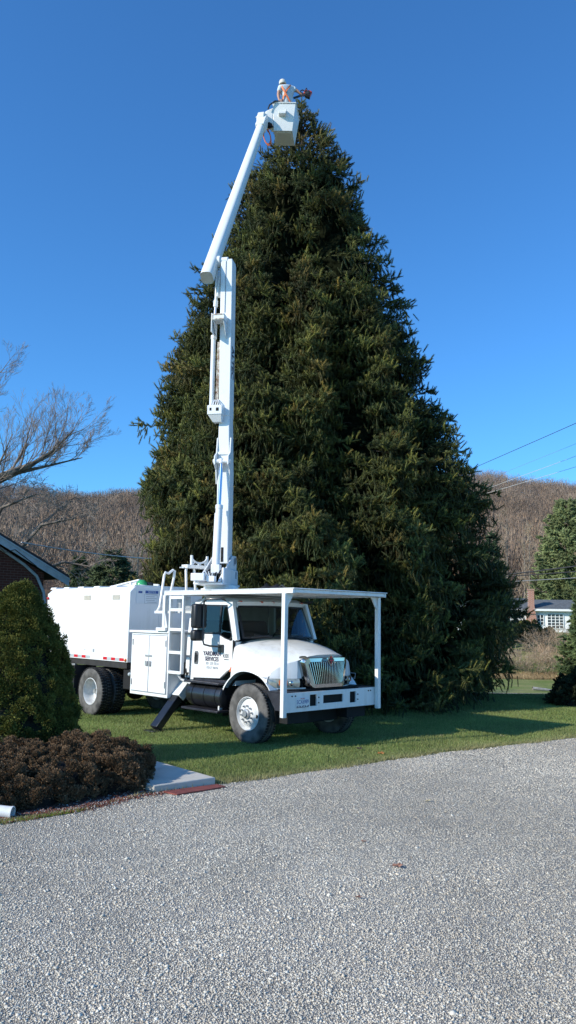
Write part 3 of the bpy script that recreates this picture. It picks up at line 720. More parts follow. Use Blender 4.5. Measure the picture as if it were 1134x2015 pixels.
t.beam((-2.9, -.05, 3.26), (-2.9, -.05, 3.33), .05, .05); t.bounds(-2.95, -2.85, .13, .2, 2.8, 3.2); t.build('boom_rest', M['white'], truck)
# ------------------------------------------------------------------ boom: s = to the right, t = away, around the turret
OX, OY = -1.34, 16.6
NS = Vector((.98, -.2, 0)).normalized(); US = Vector((.2, .98, 0)).normalized()
def F(s, t, z):
    return WT(OX + s * NS.x + t * US.x, OY + s * NS.y + t * US.y, z)
def fbox(mb, s0, s1, t0, t1, z0, z1):
    return mb.hexa([F(s0, t0, z0), F(s1, t0, z0), F(s1, t1, z0), F(s0, t1, z0)], [F(s0, t0, z1), F(s1, t0, z1), F(s1, t1, z1), F(s0, t1, z1)])
def fprism(mb, s, poly, th):
    a = [F(s, t, z) for t, z in poly]; d = Vector(F(s + th, 0, 0)) - Vector(F(s, 0, 0)); return mb.prism(a, d)
mb = MB(); fbox(mb, -.28, .28, -.28, .28, 1.0, 2.62); mb.build('pedestal', M['boom'], truck, bevel=.02)
mb = MB(); o = F(0, -.1, 0); mb.lathe([(.001, 2.69), (.42, 2.69), (.42, 2.76), (.36, 2.765), (.36, 2.83), (.001, 2.83)], (o[0], o[1], 0), (0, 0, 1), 32)
fbox(mb, -.36, .25, -.85, .45, 2.82, 2.862); tur = mb.build('turret', M['boom'], truck, bevel=.008)
cheek = [(-.95, 2.87), (-.72, 3.02), (-.42, 3.18), (.05, 3.46), (.28, 3.47), (.36, 3.38), (.34, 3.1), (.2, 2.87)]
for s in (-.25, .17):
    mb = MB(); fprism(mb, s, cheek, .03); mb.build('turret_cheek', M['boom'], tur, bevel=.006)
mb = MB(); fprism(mb, .202, [(-.80, 2.84), (-.80, 3.16), (.25, 3.16), (.25, 2.84)], .06); mb.build('valve_box', M['boom'], tur, bevel=.02)
mb = MB(); fprism(mb, .202, [(.10, 3.26), (.10, 3.40), (.16, 3.40), (.16, 3.26)], .004); fbox(mb, .263, .267, .02, .14, 2.98, 3.12); mb.build('decal', M['grey_ink'], tur)
mb = MB(); fbox(mb, -.33, -.05, -1.12, -.85, 2.88, 3.03); fbox(mb, -.28, -.2, -1.0, -.9, 2.84, 2.881); mb.build('control_box', M['boom'], tur, bevel=.015)
mb = MB(); fbox(mb, -.03, .13, -1.05, -.9, 2.87, 2.98); mb.tube([F(-.02, -1, 2.98), F(-.06, -1.04, 3.08)], .01, 6); mb.tube([F(.02, -1, 2.98), F(.0, -1.02, 3.07)], .01, 6); mb.tube([F(.07, -1, 2.97), F(.09, -1.03, 3.05)], .01, 6); mb.build('control_lever', M['boom'], tur)
mb = MB()
for k in range(5): mb.tube([F(-.2 + .07 * k, -.5, 2.87), F(-.22 + .08 * k, -.55 - .02 * k, 3.05), F(-.15 + .05 * k, -.2, 3.2), F(-.1 + .04 * k, 0, 3.3)], .014, 6)
mb.build('hydraulic_hose', M['liner'], tur)
mb = MB(); mb.tube([F(-.27, .2, 3.36), F(.22, .2, 3.36)], .07, 16); mb.build('pivot_pin', M['hub'], tur)
# lower boom: a steel stub, then the thinner upper length
def bsec(z):   # centre offset, half widths
    c = np.interp(z, [3.2, 5.3, 6.4, 10], [.02, .0, -.02, -.06]); w = np.interp(z, [3.2, 5.2, 5.7, 10], [.13, .135, .115, .125]); d = np.interp(z, [3.2, 5.2, 6.4, 10], [.16, .17, .15, .15])
    return float(c), float(w), float(d)
def boxloft(zs, gw=0.0, tt=.0):
    mb = MB(); rows = []
    for z in zs:
        c, w, d = bsec(z); w += gw; d += gw
        rows.append([F(c - w, tt - d, z), F(c + w, tt - d, z), F(c + w, tt + d, z), F(c - w, tt + d, z)])
    n = len(zs)
    mb.add([p for r in rows for p in r], [(3, 2, 1, 0), tuple(4 * (n - 1) + i for i in range(4))] + [(4 * i + j, 4 * i + (j + 1) % 4, 4 * i + 4 + (j + 1) % 4, 4 * i + 4 + j) for i in range(n - 1) for j in range(4)])
    return mb
lb = boxloft([3.28, 5.2, 6.4, 8, 9.95]).build('lower_boom', M['boom'], truck, bevel=.018)
boxloft([6.42, 9.90], gw=.006).build('boom_sleeve', M['boom'], lb, bevel=.012)
mb = MB()
c = bsec(5.5)[0]
for sg in (-1, 1):
    s = c + sg * .145 - .014
    fprism(mb, s, [(-.16, 5.95), (-.20, 5.62), (-.34, 5.52), (-.34, 5.34), (-.22, 5.25), (-.16, 4.95)], .028)
fbox(mb, c - .13, c + .13, -.19, -.165, 5.58, 5.64)
mb.tube([F(c - .19, -.27, 5.42), F(c + .19, -.27, 5.42)], .05, 14); mb.build('cylinder_bracket', M['boom'], lb, bevel=.004)
mb = MB(); fbox(mb, -.005, .045, -.169, -.162, 3.32, 3.62); mb.build('boom_slot', M['liner'], lb)
# lift cylinder in front of the lower boom
p0 = Vector(F(-.01, -.46, 3.20)); p1 = Vector(F(c - .01, -.27, 5.42)); dd = (p1 - p0)
mb = MB(); mb.tube([p0, p0 + dd * .56], .072, 20); mb.tube([p0 + dd * .54, p0 + dd * .575], .08, 20); mb.tube([p0 + Vector((.0, -.0, .02)) - Vector(F(.08, 0, 0)) + Vector(F(0, 0, 0)), p0 + dd * .5 - Vector(F(.08, 0, 0)) + Vector(F(0, 0, 0))], .012, 6)
lc = mb.build('lift_cylinder', M['boom'], truck, smooth=True)
mb = MB(); mb.tube([p0 + dd * .56, p1], .036, 16); mb.build('cylinder_rod', M['steel'], lc, smooth=True)
mb = MB(); q = F(-.09, -.50, 3.18); fbox(mb, -.10, .08, -.54, -.38, 3.06, 3.24); mb.build('clevis', M['boom'], lc, bevel=.01)
mb = MB(); mb.tube([p1 - Vector((0, 0, .05)), p1 + Vector((0, 0, .05))], .06, 14); mb.build('rod_end', M['boom'], lc, bevel=.01)
# elbow cylinder on the left flank
mb = MB(); mb.tube([F(-.335, -.05, 6.62), F(-.335, -.05, 8.22)], .052, 18); mb.tube([F(-.335, -.05, 8.17), F(-.335, -.05, 8.25)], .06, 18)
ec = mb.build('elbow_cylinder', M['boom'], truck, smooth=True)
mb = MB(); mb.tube([F(-.335, -.05, 8.25), F(-.315, -.05, 8.95)], .027, 14); mb.build('cylinder_rod', M['steel'], ec, smooth=True)
mb = MB(); mb.tube([F(-.315, -.05, 8.90), F(-.31, -.05, 9.05)], .05, 12); mb.beam(F(-.31, -.05, 9.0), F(-.30, -.04, 9.75), .055, .05); mb.beam(F(-.245, -.1, 9.1), F(-.20, -.02, 9.9), .04, .09); mb.build('elbow_link', M['boom'], ec, bevel=.008)
mb = MB(); fbox(mb, -.24, -.16, -.06, .0, 8.02, 8.10); mb.tube([F(-.225, -.1, 6.6), F(-.215, -.1, 8.06)], .012, 6); mb.tube([F(-.19, -.1, 6.6), F(-.185, -.1, 8.05)], .014, 6); mb.build('hydraulic_pipe', M['rust'], ec)
mb = MB(); mb.hexa([F(-.34, -.34, 6.42), F(-.02, -.34, 6.42), F(-.02, -.15, 6.42), F(-.34, -.02, 6.42)], [F(-.34, -.34, 6.62), F(-.02, -.34, 6.62), F(-.02, -.15, 6.62), F(-.34, -.02, 6.62)])
mb.hexa([F(-.24, -.24, 6.27), F(-.05, -.24, 6.27), F(-.05, -.16, 6.27), F(-.24, -.10, 6.27)], [F(-.33, -.33, 6.419), F(-.03, -.33, 6.419), F(-.03, -.16, 6.419), F(-.33, -.03, 6.419)])
bk = mb.build('boom_bracket', M['boom'], lb, bevel=.008)
mb = MB(); fbox(mb, -.15, -.09, -.345, -.338, 6.49, 6.56); fbox(mb, -.29, -.25, -.345, -.338, 6.50, 6.56); mb.build('bracket_hole', M['liner'], bk)
mb = MB()
for k in range(4): mb.tube([F(-.30 + .05 * k, -.25, 6.62), F(-.28 + .05 * k, -.24, 6.72), F(-.24 + .03 * k, -.15, 6.78)], .012, 6)
mb.build('hose_fitting', M['boom'], bk)
mb = MB(); fbox(mb, -.28, .0, -.42, -.158, 8.46, 8.60); fprism(mb, -.25, [(-.40, 8.455), (-.16, 8.455), (-.16, 8.12)], .02); fprism(mb, -.03, [(-.40, 8.455), (-.16, 8.455), (-.16, 8.12)], .02); fbox(mb, -.29, -.27, -.42, -.16, 8.2, 8.62)
sh = mb.build('tip_rest', M['boom'], lb, bevel=.006)
mb = MB(); fbox(mb, -.275, -.01, -.428, -.423, 8.47, 8.495); fbox(mb, -.275, -.01, -.428, -.423, 8.57, 8.595); fbox(mb, -.275, -.25, -.428, -.423, 8.50, 8.565); mb.build('rust_edge', M['rust'], sh)
mb = MB(); fprism(mb, -.075, [(-.17, 9.9), (-.17, 8.72), (-.16, 8.72), (-.16, 9.9)], .008); mb.build('seam', M['grey_ink'], lb)
# maker's lettering down the right flank
tx = Vector((0, 0, -1)); nn = Vector((NS.x * CY + NS.y * SY, -NS.x * SY + NS.y * CY, 0)); ty = nn.cross(tx)
rot = Matrix((tx, ty, nn)).transposed()
text('boom_lettering', 'ALTEC', .24, F(.083 + .012, 0.0, 7.62), rot, M['ink'], lb, bold=.006, ext=.002)
# upper boom
A0 = Vector(WT(-1.83, 16.28, 9.42)); A1 = Vector(WT(-.86, 20.45, 15.93)); ad = (A1 - A0).normalized()
sd = Vector((nn.x, nn.y, 0)); sd = (sd - ad * sd.dot(ad)).normalized(); up = sd.cross(ad)
mb = MB(); rows = []; n = 24
for f_, w, h in ((0, .140, .150), (.22, .138, .148), (1, .105, .112)):
    c_ = A0 + (A1 - A0) * f_; r_ = []
    for j in range(n):
        a = 2 * PI * j / n; e = .62
        r_.append(c_ + sd * (w * math.copysign(abs(math.cos(a)) ** e, math.cos(a))) + up * (h * math.copysign(abs(math.sin(a)) ** e, math.sin(a))))
    rows.append(r_)
mb.add([p for r_ in rows for p in r_], [(k * n + j, k * n + (j + 1) % n, (k + 1) * n + (j + 1) % n, (k + 1) * n + j) for k in range(2) for j in range(n)] + [tuple(2 * n + j for j in range(n))])
ub = mb.build('upper_boom', M['bucket'], truck, smooth=True)
mb = MB(); mb.add([p + ad * .012 for p in rows[0]], [tuple(range(n))]); mb.build('end_cap', mat('end_cap_grey', (.5, .48, .44), .6), ub)
mb = MB(); e0 = A0 + ad * .62; mb.tube([e0 - sd * .02, e0 + sd * .36], .085, 24); mb.tube([e0 + sd * .13, e0 + sd * .19], .12, 24); mb.build('elbow_joint', M['boom'], truck, smooth=True)
mb = MB(); mb.tube([A1 - sd * .13, A1 + sd * .06], .20, 28); mb.tube([A1 - ad * .05 - sd * .16, A1 - ad * .05 - sd * .12], .15, 24)
mb.beam(A1 - ad * .55 - sd * .0, A1 + ad * .05, .25, .27, up=up); tip = mb.build('boom_tip', M['bucket'], ub, smooth=True, bevel=.02)
for a_ in (-.05, .1):
    mb = MB(); mb.box(A1 + up * a_ - sd * .165 + ad * (.06 - a_), (.05, .05, .03)); mb.build('tip_vent', M['grey_ink'], tip)
# bucket
def W3(p): return Vector(WT(*p))
TOP = [(-.61, 20.50, 16.47), (.03, 20.50, 16.47), (.14, 21.26, 16.47), (-.50, 21.26, 16.47)]
BOT = [(-.575, 20.53, 15.66), (-.05, 20.53, 15.66), (.02, 21.24, 15.66), (-.515, 21.24, 15.66)]
bk_ = empty('bucket', WT(-.27, 20.88, 15.66)); bk_.parent = truck
b0 = bk_.location
def BB(p): return W3(p) - b0
def shrink(q, k, dz=0):
    cx = sum(p[0] for p in q) / 4; cy = sum(p[1] for p in q) / 4
    return [(cx + (p[0] - cx) * k, cy + (p[1] - cy) * k, p[2] + dz) for p in q]
mb = MB()
T = [BB(p) for p in TOP]; B_ = [BB(p) for p in BOT]; Ti = [BB(p) for p in shrink(TOP, .93)]; Bi = [BB(p) for p in shrink(BOT, .93, .04)]
mb.add(B_ + T + Ti + Bi, [(3, 2, 1, 0)] + [(i, (i + 1) % 4, 4 + (i + 1) % 4, 4 + i) for i in range(4)] + [(4 + i, 4 + (i + 1) % 4, 8 + (i + 1) % 4, 8 + i) for i in range(4)] + [(8 + i, 8 + (i + 1) % 4, 12 + (i + 1) % 4, 12 + i) for i in range(4)] + [(12, 13, 14, 15)])
mb.build('bucket_shell', M['bucket'], bk_, bevel=.03, seg=3)
mb = MB(); o_ = shrink(TOP, 1.06); i_ = shrink(TOP, .97); q = [BB(p) for p in o_] + [BB(p) for p in i_] + [BB((p[0], p[1], p[2] + .035)) for p in o_] + [BB((p[0], p[1], p[2] + .035)) for p in i_]
mb.add(q, [(i, (i + 1) % 4, 8 + (i + 1) % 4, 8 + i) for i in range(4)] + [(4 + i, 4 + (i + 1) % 4, 12 + (i + 1) % 4, 12 + i) for i in range(4)] + [(8 + i, 8 + (i + 1) % 4, 12 + (i + 1) % 4, 12 + i) for i in range(4)] + [(i, (i + 1) % 4, 4 + (i + 1) % 4, 4 + i) for i in range(4)])
mb.build('bucket_lip', M['bucket'], bk_, bevel=.01)
def bq(u, v, off=0):     # point on the bucket's front wall
    lo = Vector(BOT[0]).lerp(Vector(BOT[1]), u); hi = Vector(TOP[0]).lerp(Vector(TOP[1]), u); p = lo.lerp(hi, v); return BB((p.x, p.y - off, p.z))
mb = MB(); mb.hexa([bq(.26, .52, .0), bq(.60, .52, .0), bq(.60, .52, .14), bq(.26, .52, .14)], [bq(.26, .60, .0), bq(.60, .60, .0), bq(.60, .60, .14), bq(.26, .60, .14)])
mb.hexa([bq(.58, .60, .0), bq(.62, .60, .0), bq(.62, .60, .14), bq(.58, .60, .14)], [bq(.58, .74, .0), bq(.62, .74, .0), bq(.62, .68, .14), bq(.58, .68, .14)])
mb.build('bucket_step', M['bucket'], bk_, bevel=.01)
mb = MB()
P_ = shrink(BOT, .8, -.012); mb.hexa([BB(p) for p in P_], [BB((p[0], p[1], p[2] + .015)) for p in P_]); mb.build('bottom_rib', M['bucket'], bk_, bevel=.006)
mb = MB(); a = W3((-.80, 20.50, 16.02)); mb.hexa([W3((-.86, 20.52, 15.86)), W3((-.585, 20.52, 15.80)), W3((-.56, 20.8, 15.80)), W3((-.80, 20.75, 15.86))], [W3((-.82, 20.52, 16.25)), W3((-.60, 20.52, 16.36)), W3((-.58, 20.8, 16.36)), W3((-.78, 20.75, 16.25))])
mb.build('bucket_mount', M['bucket'], ub, bevel=.03)
mb = MB(); mb.tube([W3((-.72, 20.5, 15.85)), W3((-.68, 20.5, 15.72)), W3((-.60, 20.5, 15.78))], .03, 8); mb.box(W3((-.70, 20.5, 15.80)), (.12, .12, .1)); mb.build('valve_block', M['liner'], ub)
mb = MB(); mb.tube([W3(p) for p in ((-.74, 20.45, 16.26), (-.70, 20.45, 16.38), (-.55, 20.46, 16.51), (-.42, 20.50, 16.53), (-.36, 20.6, 16.50))], .022, 8); mb.build('control_cable', M['black'], ub, smooth=True)

# ------------------------------------------------------------------ hose coil hanging from the boom tip
def world_obj(name, mb, m_, label, cat_, smooth=True, loc=None, **k):
    """a thing of one mesh whose origin sits at its base"""
    v = np.array(mb.v); c = np.array([v[:, 0].mean(), v[:, 1].mean(), v[:, 2].min()]) if loc is None else np.array(loc)
    mb.v = [tuple(p - c) for p in v]
    o = mb.build(name, m_, None, smooth=smooth, bevel=k.pop('bevel', 0)); o.location = c
    return tag(o, label, cat_, **k)
mb = MB()
c0 = (-.70, 20.48, 15.62)
pts = []
for i in range(46):
    a = 2 * PI * i / 15; rr = .13 + .01 * (i // 15)
    pts.append((c0[0] - .05 + rr * .75 * math.sin(a) - .05 * math.cos(a) * (i // 15) * .4, c0[1] + .03 * math.cos(a * .5), c0[2] - .18 + (.20 + .03 * (i // 15)) * math.cos(a) - .06 * math.sin(a)))
mb.tube(pts, .013, 6); mb.tube([pts[0], (-.66, 20.5, 15.74), (-.62, 20.5, 15.82)], .013, 6)
world_obj('air_hose', mb, mat('orange_hose', (.75, .17, .03), .5), 'coiled orange hose hanging under the boom tip beside the bucket', 'hose')

# ------------------------------------------------------------------ the worker in the bucket
def skin_body(name, chains, m_, parent, sub=2, root=0):
    vs = []; es = []; rs = []; idx = {}
    for ch in chains:
        prev = None
        for key, p, r in ch:
            if key is not None and key in idx: i = idx[key]
            else:
                i = len(vs); vs.append(p); rs.append(r)
                if key is not None: idx[key] = i
            if prev is not None: es.append((prev, i))
            prev = i
    me = bpy.data.meshes.new(name); me.from_pydata(vs, es, []); o = bpy.data.objects.new(name, me); COL.objects.link(o); me.materials.append(m_)
    if parent: o.parent = parent
    s = o.modifiers.new('skin', 'SKIN'); s.use_smooth_shade = True
    for i, r in enumerate(rs): me.skin_vertices[0].data[i].radius = r if isinstance(r, tuple) else (r, r); me.skin_vertices[0].data[i].use_root = (i == root)
    u = o.modifiers.new('sub', 'SUBSURF'); u.levels = sub; u.render_levels = sub
    return o
skin = mat('skin', (.46, .25, .17), .55, var=.08)
person = empty('person', (-.22, 20.86, 15.71))
tag(person, 'worker in white cap, pale shirt and orange harness standing in the raised bucket', 'person')
def PP(x, y, z): return (x + .22, y - 20.86, z - 15.71)
pel = PP(-.20, 20.86, 16.58); chest = PP(-.23, 20.90, 17.02); shl = PP(-.42, 20.80, 17.16); shr = PP(-.04, 20.96, 17.25)
def hand(w, d, nrm, tag_):
    """five bent fingers and a thumb-side digit from the wrist w along d"""
    w = Vector(w); d = Vector(d).normalized(); nrm = Vector(nrm).normalized(); sd_ = d.cross(nrm).normalized()
    pm = w + d * .075; out = [[(tag_ + 'w', tuple(w), .028), (tag_ + 'p', tuple(pm), (.036, .022))]]
    for i, (o_, ln) in enumerate(((-.030, .068), (-.010, .080), (.011, .076), (.030, .06))):
        b = pm + sd_ * o_ + d * .01; m1 = b + d * ln * .5 - nrm * .012; e = m1 + d * ln * .3 - nrm * .03
        out.append([(tag_ + 'p', tuple(pm), .03), (None, tuple(b), .0105), (None, tuple(m1), .0095), (None, tuple(e), .008)])
    b = w + d * .03 - sd_ * .035; out.append([(tag_ + 'w', tuple(w), .028), (None, tuple(b), .012), (None, tuple(b + d * .035 - sd_ * .015 - nrm * .012), .011), (None, tuple(b + d * .06 - sd_ * .008 - nrm * .025), .009)])
    return out
er = PP(.09, 20.95, 17.16); wr = PP(.19, 20.97, 17.07); el = PP(-.47, 20.74, 16.90); wl = PP(-.44, 20.62, 16.66)
ch = [[('pel', pel, (.15, .115)), ('waist', PP(-.215, 20.87, 16.78), (.14, .105)), ('chest', chest, (.165, .12)), ('upch', PP(-.24, 20.92, 17.17), (.13, .10)), ('neck', PP(-.29, 20.93, 17.26), .058), ('jaw', PP(-.32, 20.96, 17.32), (.07, .075)), ('skull', PP(-.35, 20.97, 17.42), (.078, .095)), ('crown', PP(-.365, 20.97, 17.48), (.055, .065))],
      [('jaw', None, 0), (None, PP(-.36, 21.065, 17.36), .014)],
      [('upch', None, 0), ('shl', shl, .068), ('el', el, .046), ('lw', wl, .028)],
      [('upch', None, 0), ('shr', shr, .068), ('er', er, .044), ('rw', wr, .028)],
      [('pel', None, 0), (None, PP(-.30, 20.84, 16.42), .088), (None, PP(-.31, 20.86, 16.10), .065), (None, PP(-.31, 20.82, 15.80), .045), (None, PP(-.31, 20.92, 15.755), .04)],
      [('pel', None, 0), (None, PP(-.12, 20.88, 16.42), .088), (None, PP(-.11, 20.94, 16.10), .065), (None, PP(-.12, 20.86, 15.80), .045), (None, PP(-.12, 20.97, 15.755), .04)]]
ch += hand(wr, (.5, .1, .0), (0, -.3, 1), 'r') + hand(wl, (.25, -.35, -.6), (-.6, -.6, .3), 'l')
# the arms' wrist vertices and the hands' share one point
ch[3][-1] = ('rw', wr, .028); ch[2][-1] = ('lw', wl, .028)
body = skin_body('body', ch, skin, person)
shirt = mat('pale_grey_shirt', (.56, .63, .66), .85, var=.1, scale=9, bump=.25, bscale=18)
skin_body('shirt', [[('a', PP(-.20, 20.86, 16.56), (.18, .135)), ('b', PP(-.21, 20.87, 16.78), (.178, .13)), ('c', chest, (.205, .145)), ('d', PP(-.23, 20.92, 17.17), (.17, .12)), ('e', PP(-.275, 20.925, 17.255), .07)],
                    [('d', None, 0), (None, tuple(Vector(shl) * 1.0), .084), (None, tuple(Vector(shl).lerp(Vector(el), .62)), .066)],
                    [('d', None, 0), (None, tuple(Vector(shr) * 1.0), .084), (None, tuple(Vector(shr).lerp(Vector(er), .75)), .066)]], shirt, person)
skin_body('trousers', [[('a', PP(-.20, 20.86, 16.56), (.17, .135)), (None, PP(-.30, 20.84, 16.42), .105), (None, PP(-.31, 20.86, 16.10), .082), (None, PP(-.31, 20.82, 15.82), .062)],
                       [('a', None, 0), (None, PP(-.12, 20.88, 16.42), .105), (None, PP(-.11, 20.94, 16.10), .082), (None, PP(-.12, 20.86, 15.82), .062)]], mat('dark_trousers', (.05, .06, .09), .85), person)
mb = MB(); hc = Vector(PP(-.355, 20.97, 17.425))
mb.lathe([(.001, .115), (.05, .108), (.085, .08), (.103, .03), (.107, -.02), (.104, -.05)], hc, (-.10, .03, 1), 20)
cap_ = mb.build('cap', mat('pale_cap', (.68, .64, .56), .8, var=.25, scale=22), person, smooth=True, solid=.006)
mb = MB(); mb.grid([[hc + Vector((x, .085 + .09 * (1 - (x / .085) ** 2) * k, -.03 - .02 * k)) for x in [(-.085 + .17 * i / 8) for i in range(9)]] for k in (0, .5, 1)]); mb.build('cap_peak', bpy.data.materials['pale_cap'], cap_, solid=.006)
mb = MB(); 
for x in (-.035, .035): mb.sphere(hc + Vector((x, .088, -.045)), .011, 8, 6)
mb.build('eye', M['black'], person)
mb = MB()
for x in (-.083, .083): mb.sphere(hc + Vector((x, -.005, -.055)), .026, 10, 6, (.4, .8, 1.2))
mb.build('ear', skin, person, smooth=True)
mb = MB(); mb.lathe([(.088, -.03), (.09, -.06), (.08, -.10), (.05, -.12)], hc + Vector((0, -.012, 0)), (-.1, 0, 1), 16); mb.build('hair', mat('brown_hair', (.08, .05, .03), .8), person, smooth=True)
harness = mat('orange_strap', (.75, .19, .06), .65)
mb = MB()
def strap(pts, w=.05):
    pts = [Vector(PP(p[0], p[1] - .035, p[2])) for p in pts]
    rows = []
    for i, p in enumerate(pts):
        t = (pts[min(i + 1, len(pts) - 1)] - pts[max(i - 1, 0)]).normalized(); o_ = p - Vector(PP(-.22, 20.9, p.z + 15.71)); o_.z = 0; o_ = o_.normalized() if o_.length > 1e-4 else Vector((0, -1, 0)); s_ = t.cross(o_).normalized(); rows.append([p - s_ * w / 2, p + s_ * w / 2])
    mb.grid(rows)
strap([(-.40, 20.86, 17.235), (-.385, 20.76, 17.17), (-.31, 20.725, 17.0), (-.20, 20.735, 16.8), (-.08, 20.75, 16.6), (-.04, 20.76, 16.5)])
strap([(-.12, 20.86, 17.27), (-.15, 20.785, 17.18), (-.24, 20.735, 17.02), (-.33, 20.745, 16.8), (-.37, 20.76, 16.62)], .04)
strap([(-.38, 20.77, 16.56), (-.22, 20.705, 16.56), (-.05, 20.755, 16.56)], .06)
mb.build('harness', harness, person, solid=.006)
mb = MB(); mb.box(PP(-.235, 20.72, 17.0), (.05, .02, .05)); mb.build('harness_ring', M['hub'], person)

# the saw he holds out over the tree top
saw = empty('chainsaw', (.31, 20.97, 17.05)); tag(saw, 'small red and black chainsaw held out by the worker over the tree top', 'chainsaw')
rs = Matrix.Rotation(R(28), 3, 'Y')
def sv(x, y, z): return rs @ Vector((x, y, z))
mb = MB(); mb.box(sv(.02, 0, .08), (.22, .13, .13), rs); mb.box(sv(.06, 0, .155), (.13, .11, .05), rs); mb.build('saw_body', mat('saw_red', (.5, .05, .03), .4, coat=.3), saw, bevel=.025, seg=3)
mb = MB(); mb.box(sv(.04, -.07, .05), (.15, .03, .10), rs); mb.box(sv(.06, 0, .0), (.16, .12, .05), rs); mb.lathe([(.05, -.085), (.055, -.09), (.001, -.10)], sv(.05, 0, .08), rs @ Vector((0, 1, 0)), 16); mb.build('engine_cover', M['black'], saw, bevel=.012)
mb = MB(); mb.tube([sv(-.06, -.08, .04), sv(-.07, -.09, .16), sv(-.06, 0, .20), sv(-.06, .09, .16), sv(-.05, .08, .05)], .013, 8); mb.tube([sv(-.09, 0, .12), sv(-.17, 0, .11), sv(-.20, 0, .06), sv(-.16, 0, .02), sv(-.08, 0, .02)], .016, 8); mb.build('saw_handle', M['black'], saw, smooth=True)
mb = MB(); bdir = Vector((-.95, .1, -.3)).normalized(); a = sv(-.02, -.03, .02); mb.beam(a, a + bdir * .36, .012, .07); mb.build('guide_bar', M['black'], saw, bevel=.004)

# ------------------------------------------------------------------ things lying on the truck
helm = empty('hard_hat', Vector((*WT(0, 0, 0),)))
def TW(x, y, z): return (TX + x * CY - y * SY, TY + x * SY + y * CY, z)
helm.location = TW(-4.98, -.1, 2.828); tag(helm, 'green and white hard hat lying on top of the chip box', 'hard hat')
mb = MB(); mb.lathe([(.001, .19), (.06, .18), (.11, .14), (.135, .08), (.14, .0)], (0, 0, 0), (.1, 0, 1), 20); mb.build('shell', mat('helmet_green', (.04, .36, .12), .35, coat=.4), helm, smooth=True, solid=.006)
mb = MB(); mb.lathe([(.136, .07), (.145, .04), (.15, 0), (.142, 0), (.13, .07)], (.01, 0, 0), (.1, 0, 1), 20); mb.grid([[(-.12 + .02 * k, -.1 + .2 * i / 4, .12 - .05 * k) for i in range(5)] for k in range(3)]); mb.build('face_shield', M['paper'], helm, smooth=True, solid=.004)
mb = MB(); mb.box((.18, .05, .07), (.16, .14, .13), Matrix.Rotation(.3, 3, 'Z')); mb.build('ear_muff', M['black'], helm, bevel=.04)
# dark tarp bundle on the guard roof
mb = MB(); rows = []
for i in range(15):
    r_ = []
    for j in range(9):
        u = i / 14; v = j / 8; e = math.sin(u * PI) ** .6 * math.sin(v * PI) ** .7
        r_.append(Vector(TW(-1.15 + .85 * u, -.2 + .45 * v, ZT + .031 + e * (.07 + .07 * math.sin(u * 9 + v * 3) ** 2 + .05 * RNG.random()))))
    rows.append(r_)
mb.grid(rows); mb.tube([TW(-.5, 0, ZT + .09), TW(-.35, -.02, ZT + .15), TW(-.2, 0, ZT + .05), TW(-.05, .1, ZT + .045)], .02, 6)
world_obj('tarp', mb, M['black'], 'crumpled black tarp bundle lying on the cab guard roof', 'tarp')
# ------------------------------------------------------------------ terrain
def gz(x, y):
    """height of the ground"""
    x = np.asarray(x, float); y = np.asarray(y, float)
    sm = lambda t: np.clip(t, 0, 1) ** 2 * (3 - 2 * np.clip(t, 0, 1))
    rise = 1.35 * sm((y - 36) / 42) + 1.2 * sm((y - 78) / 46)
    # beyond a crest on the right the ground drops to a lane, then climbs to the house
    low = -1.55 * sm((y - 24.6) / 5) * (1 - sm((y - 56) / 20)) * sm((x - 3) / 4) - rise * 0
    far = 1.35 * sm((y - 56) / 20) + 1.2 * sm((y - 78) / 46); r = sm((x - 3) / 4)
    return (1 - r) * rise + r * far + low + .02 * np.sin(x * .6) * np.clip((y - 26) / 10, 0, 1)
EDGE = np.array([(-9, 2.2), (-5.2, 6.0), (-2.94, 8.63), (-2.25, 9.2), (-1.63, 10.2), (-.85, 10.74), (.01, 11.41), (1.07, 12.27), (2.56, 13.55), (3.97, 14.49), (5.59, 15.6), (9, 18.1), (14, 21.4), (22, 26), (34, 31)])
def edge_y(x):
    return np.interp(x, EDGE[:, 0], EDGE[:, 1])
xs = np.unique(np.concatenate([np.linspace(-240, -30, 22), np.linspace(-30, 30, 61), np.linspace(30, 240, 22)])); ys = np.unique(np.concatenate([np.linspace(-40, 0, 9), np.linspace(0, 24, 25), np.linspace(24, 30, 25), np.linspace(30, 80, 51), np.linspace(80, 170, 20)]))
X, Y = np.meshgrid(xs, ys); V = np.stack([X, Y, gz(X, Y)], -1).reshape(-1, 3); nx, ny = len(xs), len(ys)
I = np.arange(nx * ny).reshape(ny, nx); Fq = np.stack([I[:-1, :-1], I[:-1, 1:], I[1:, 1:], I[1:, :-1]], -1).reshape(-1, 4)
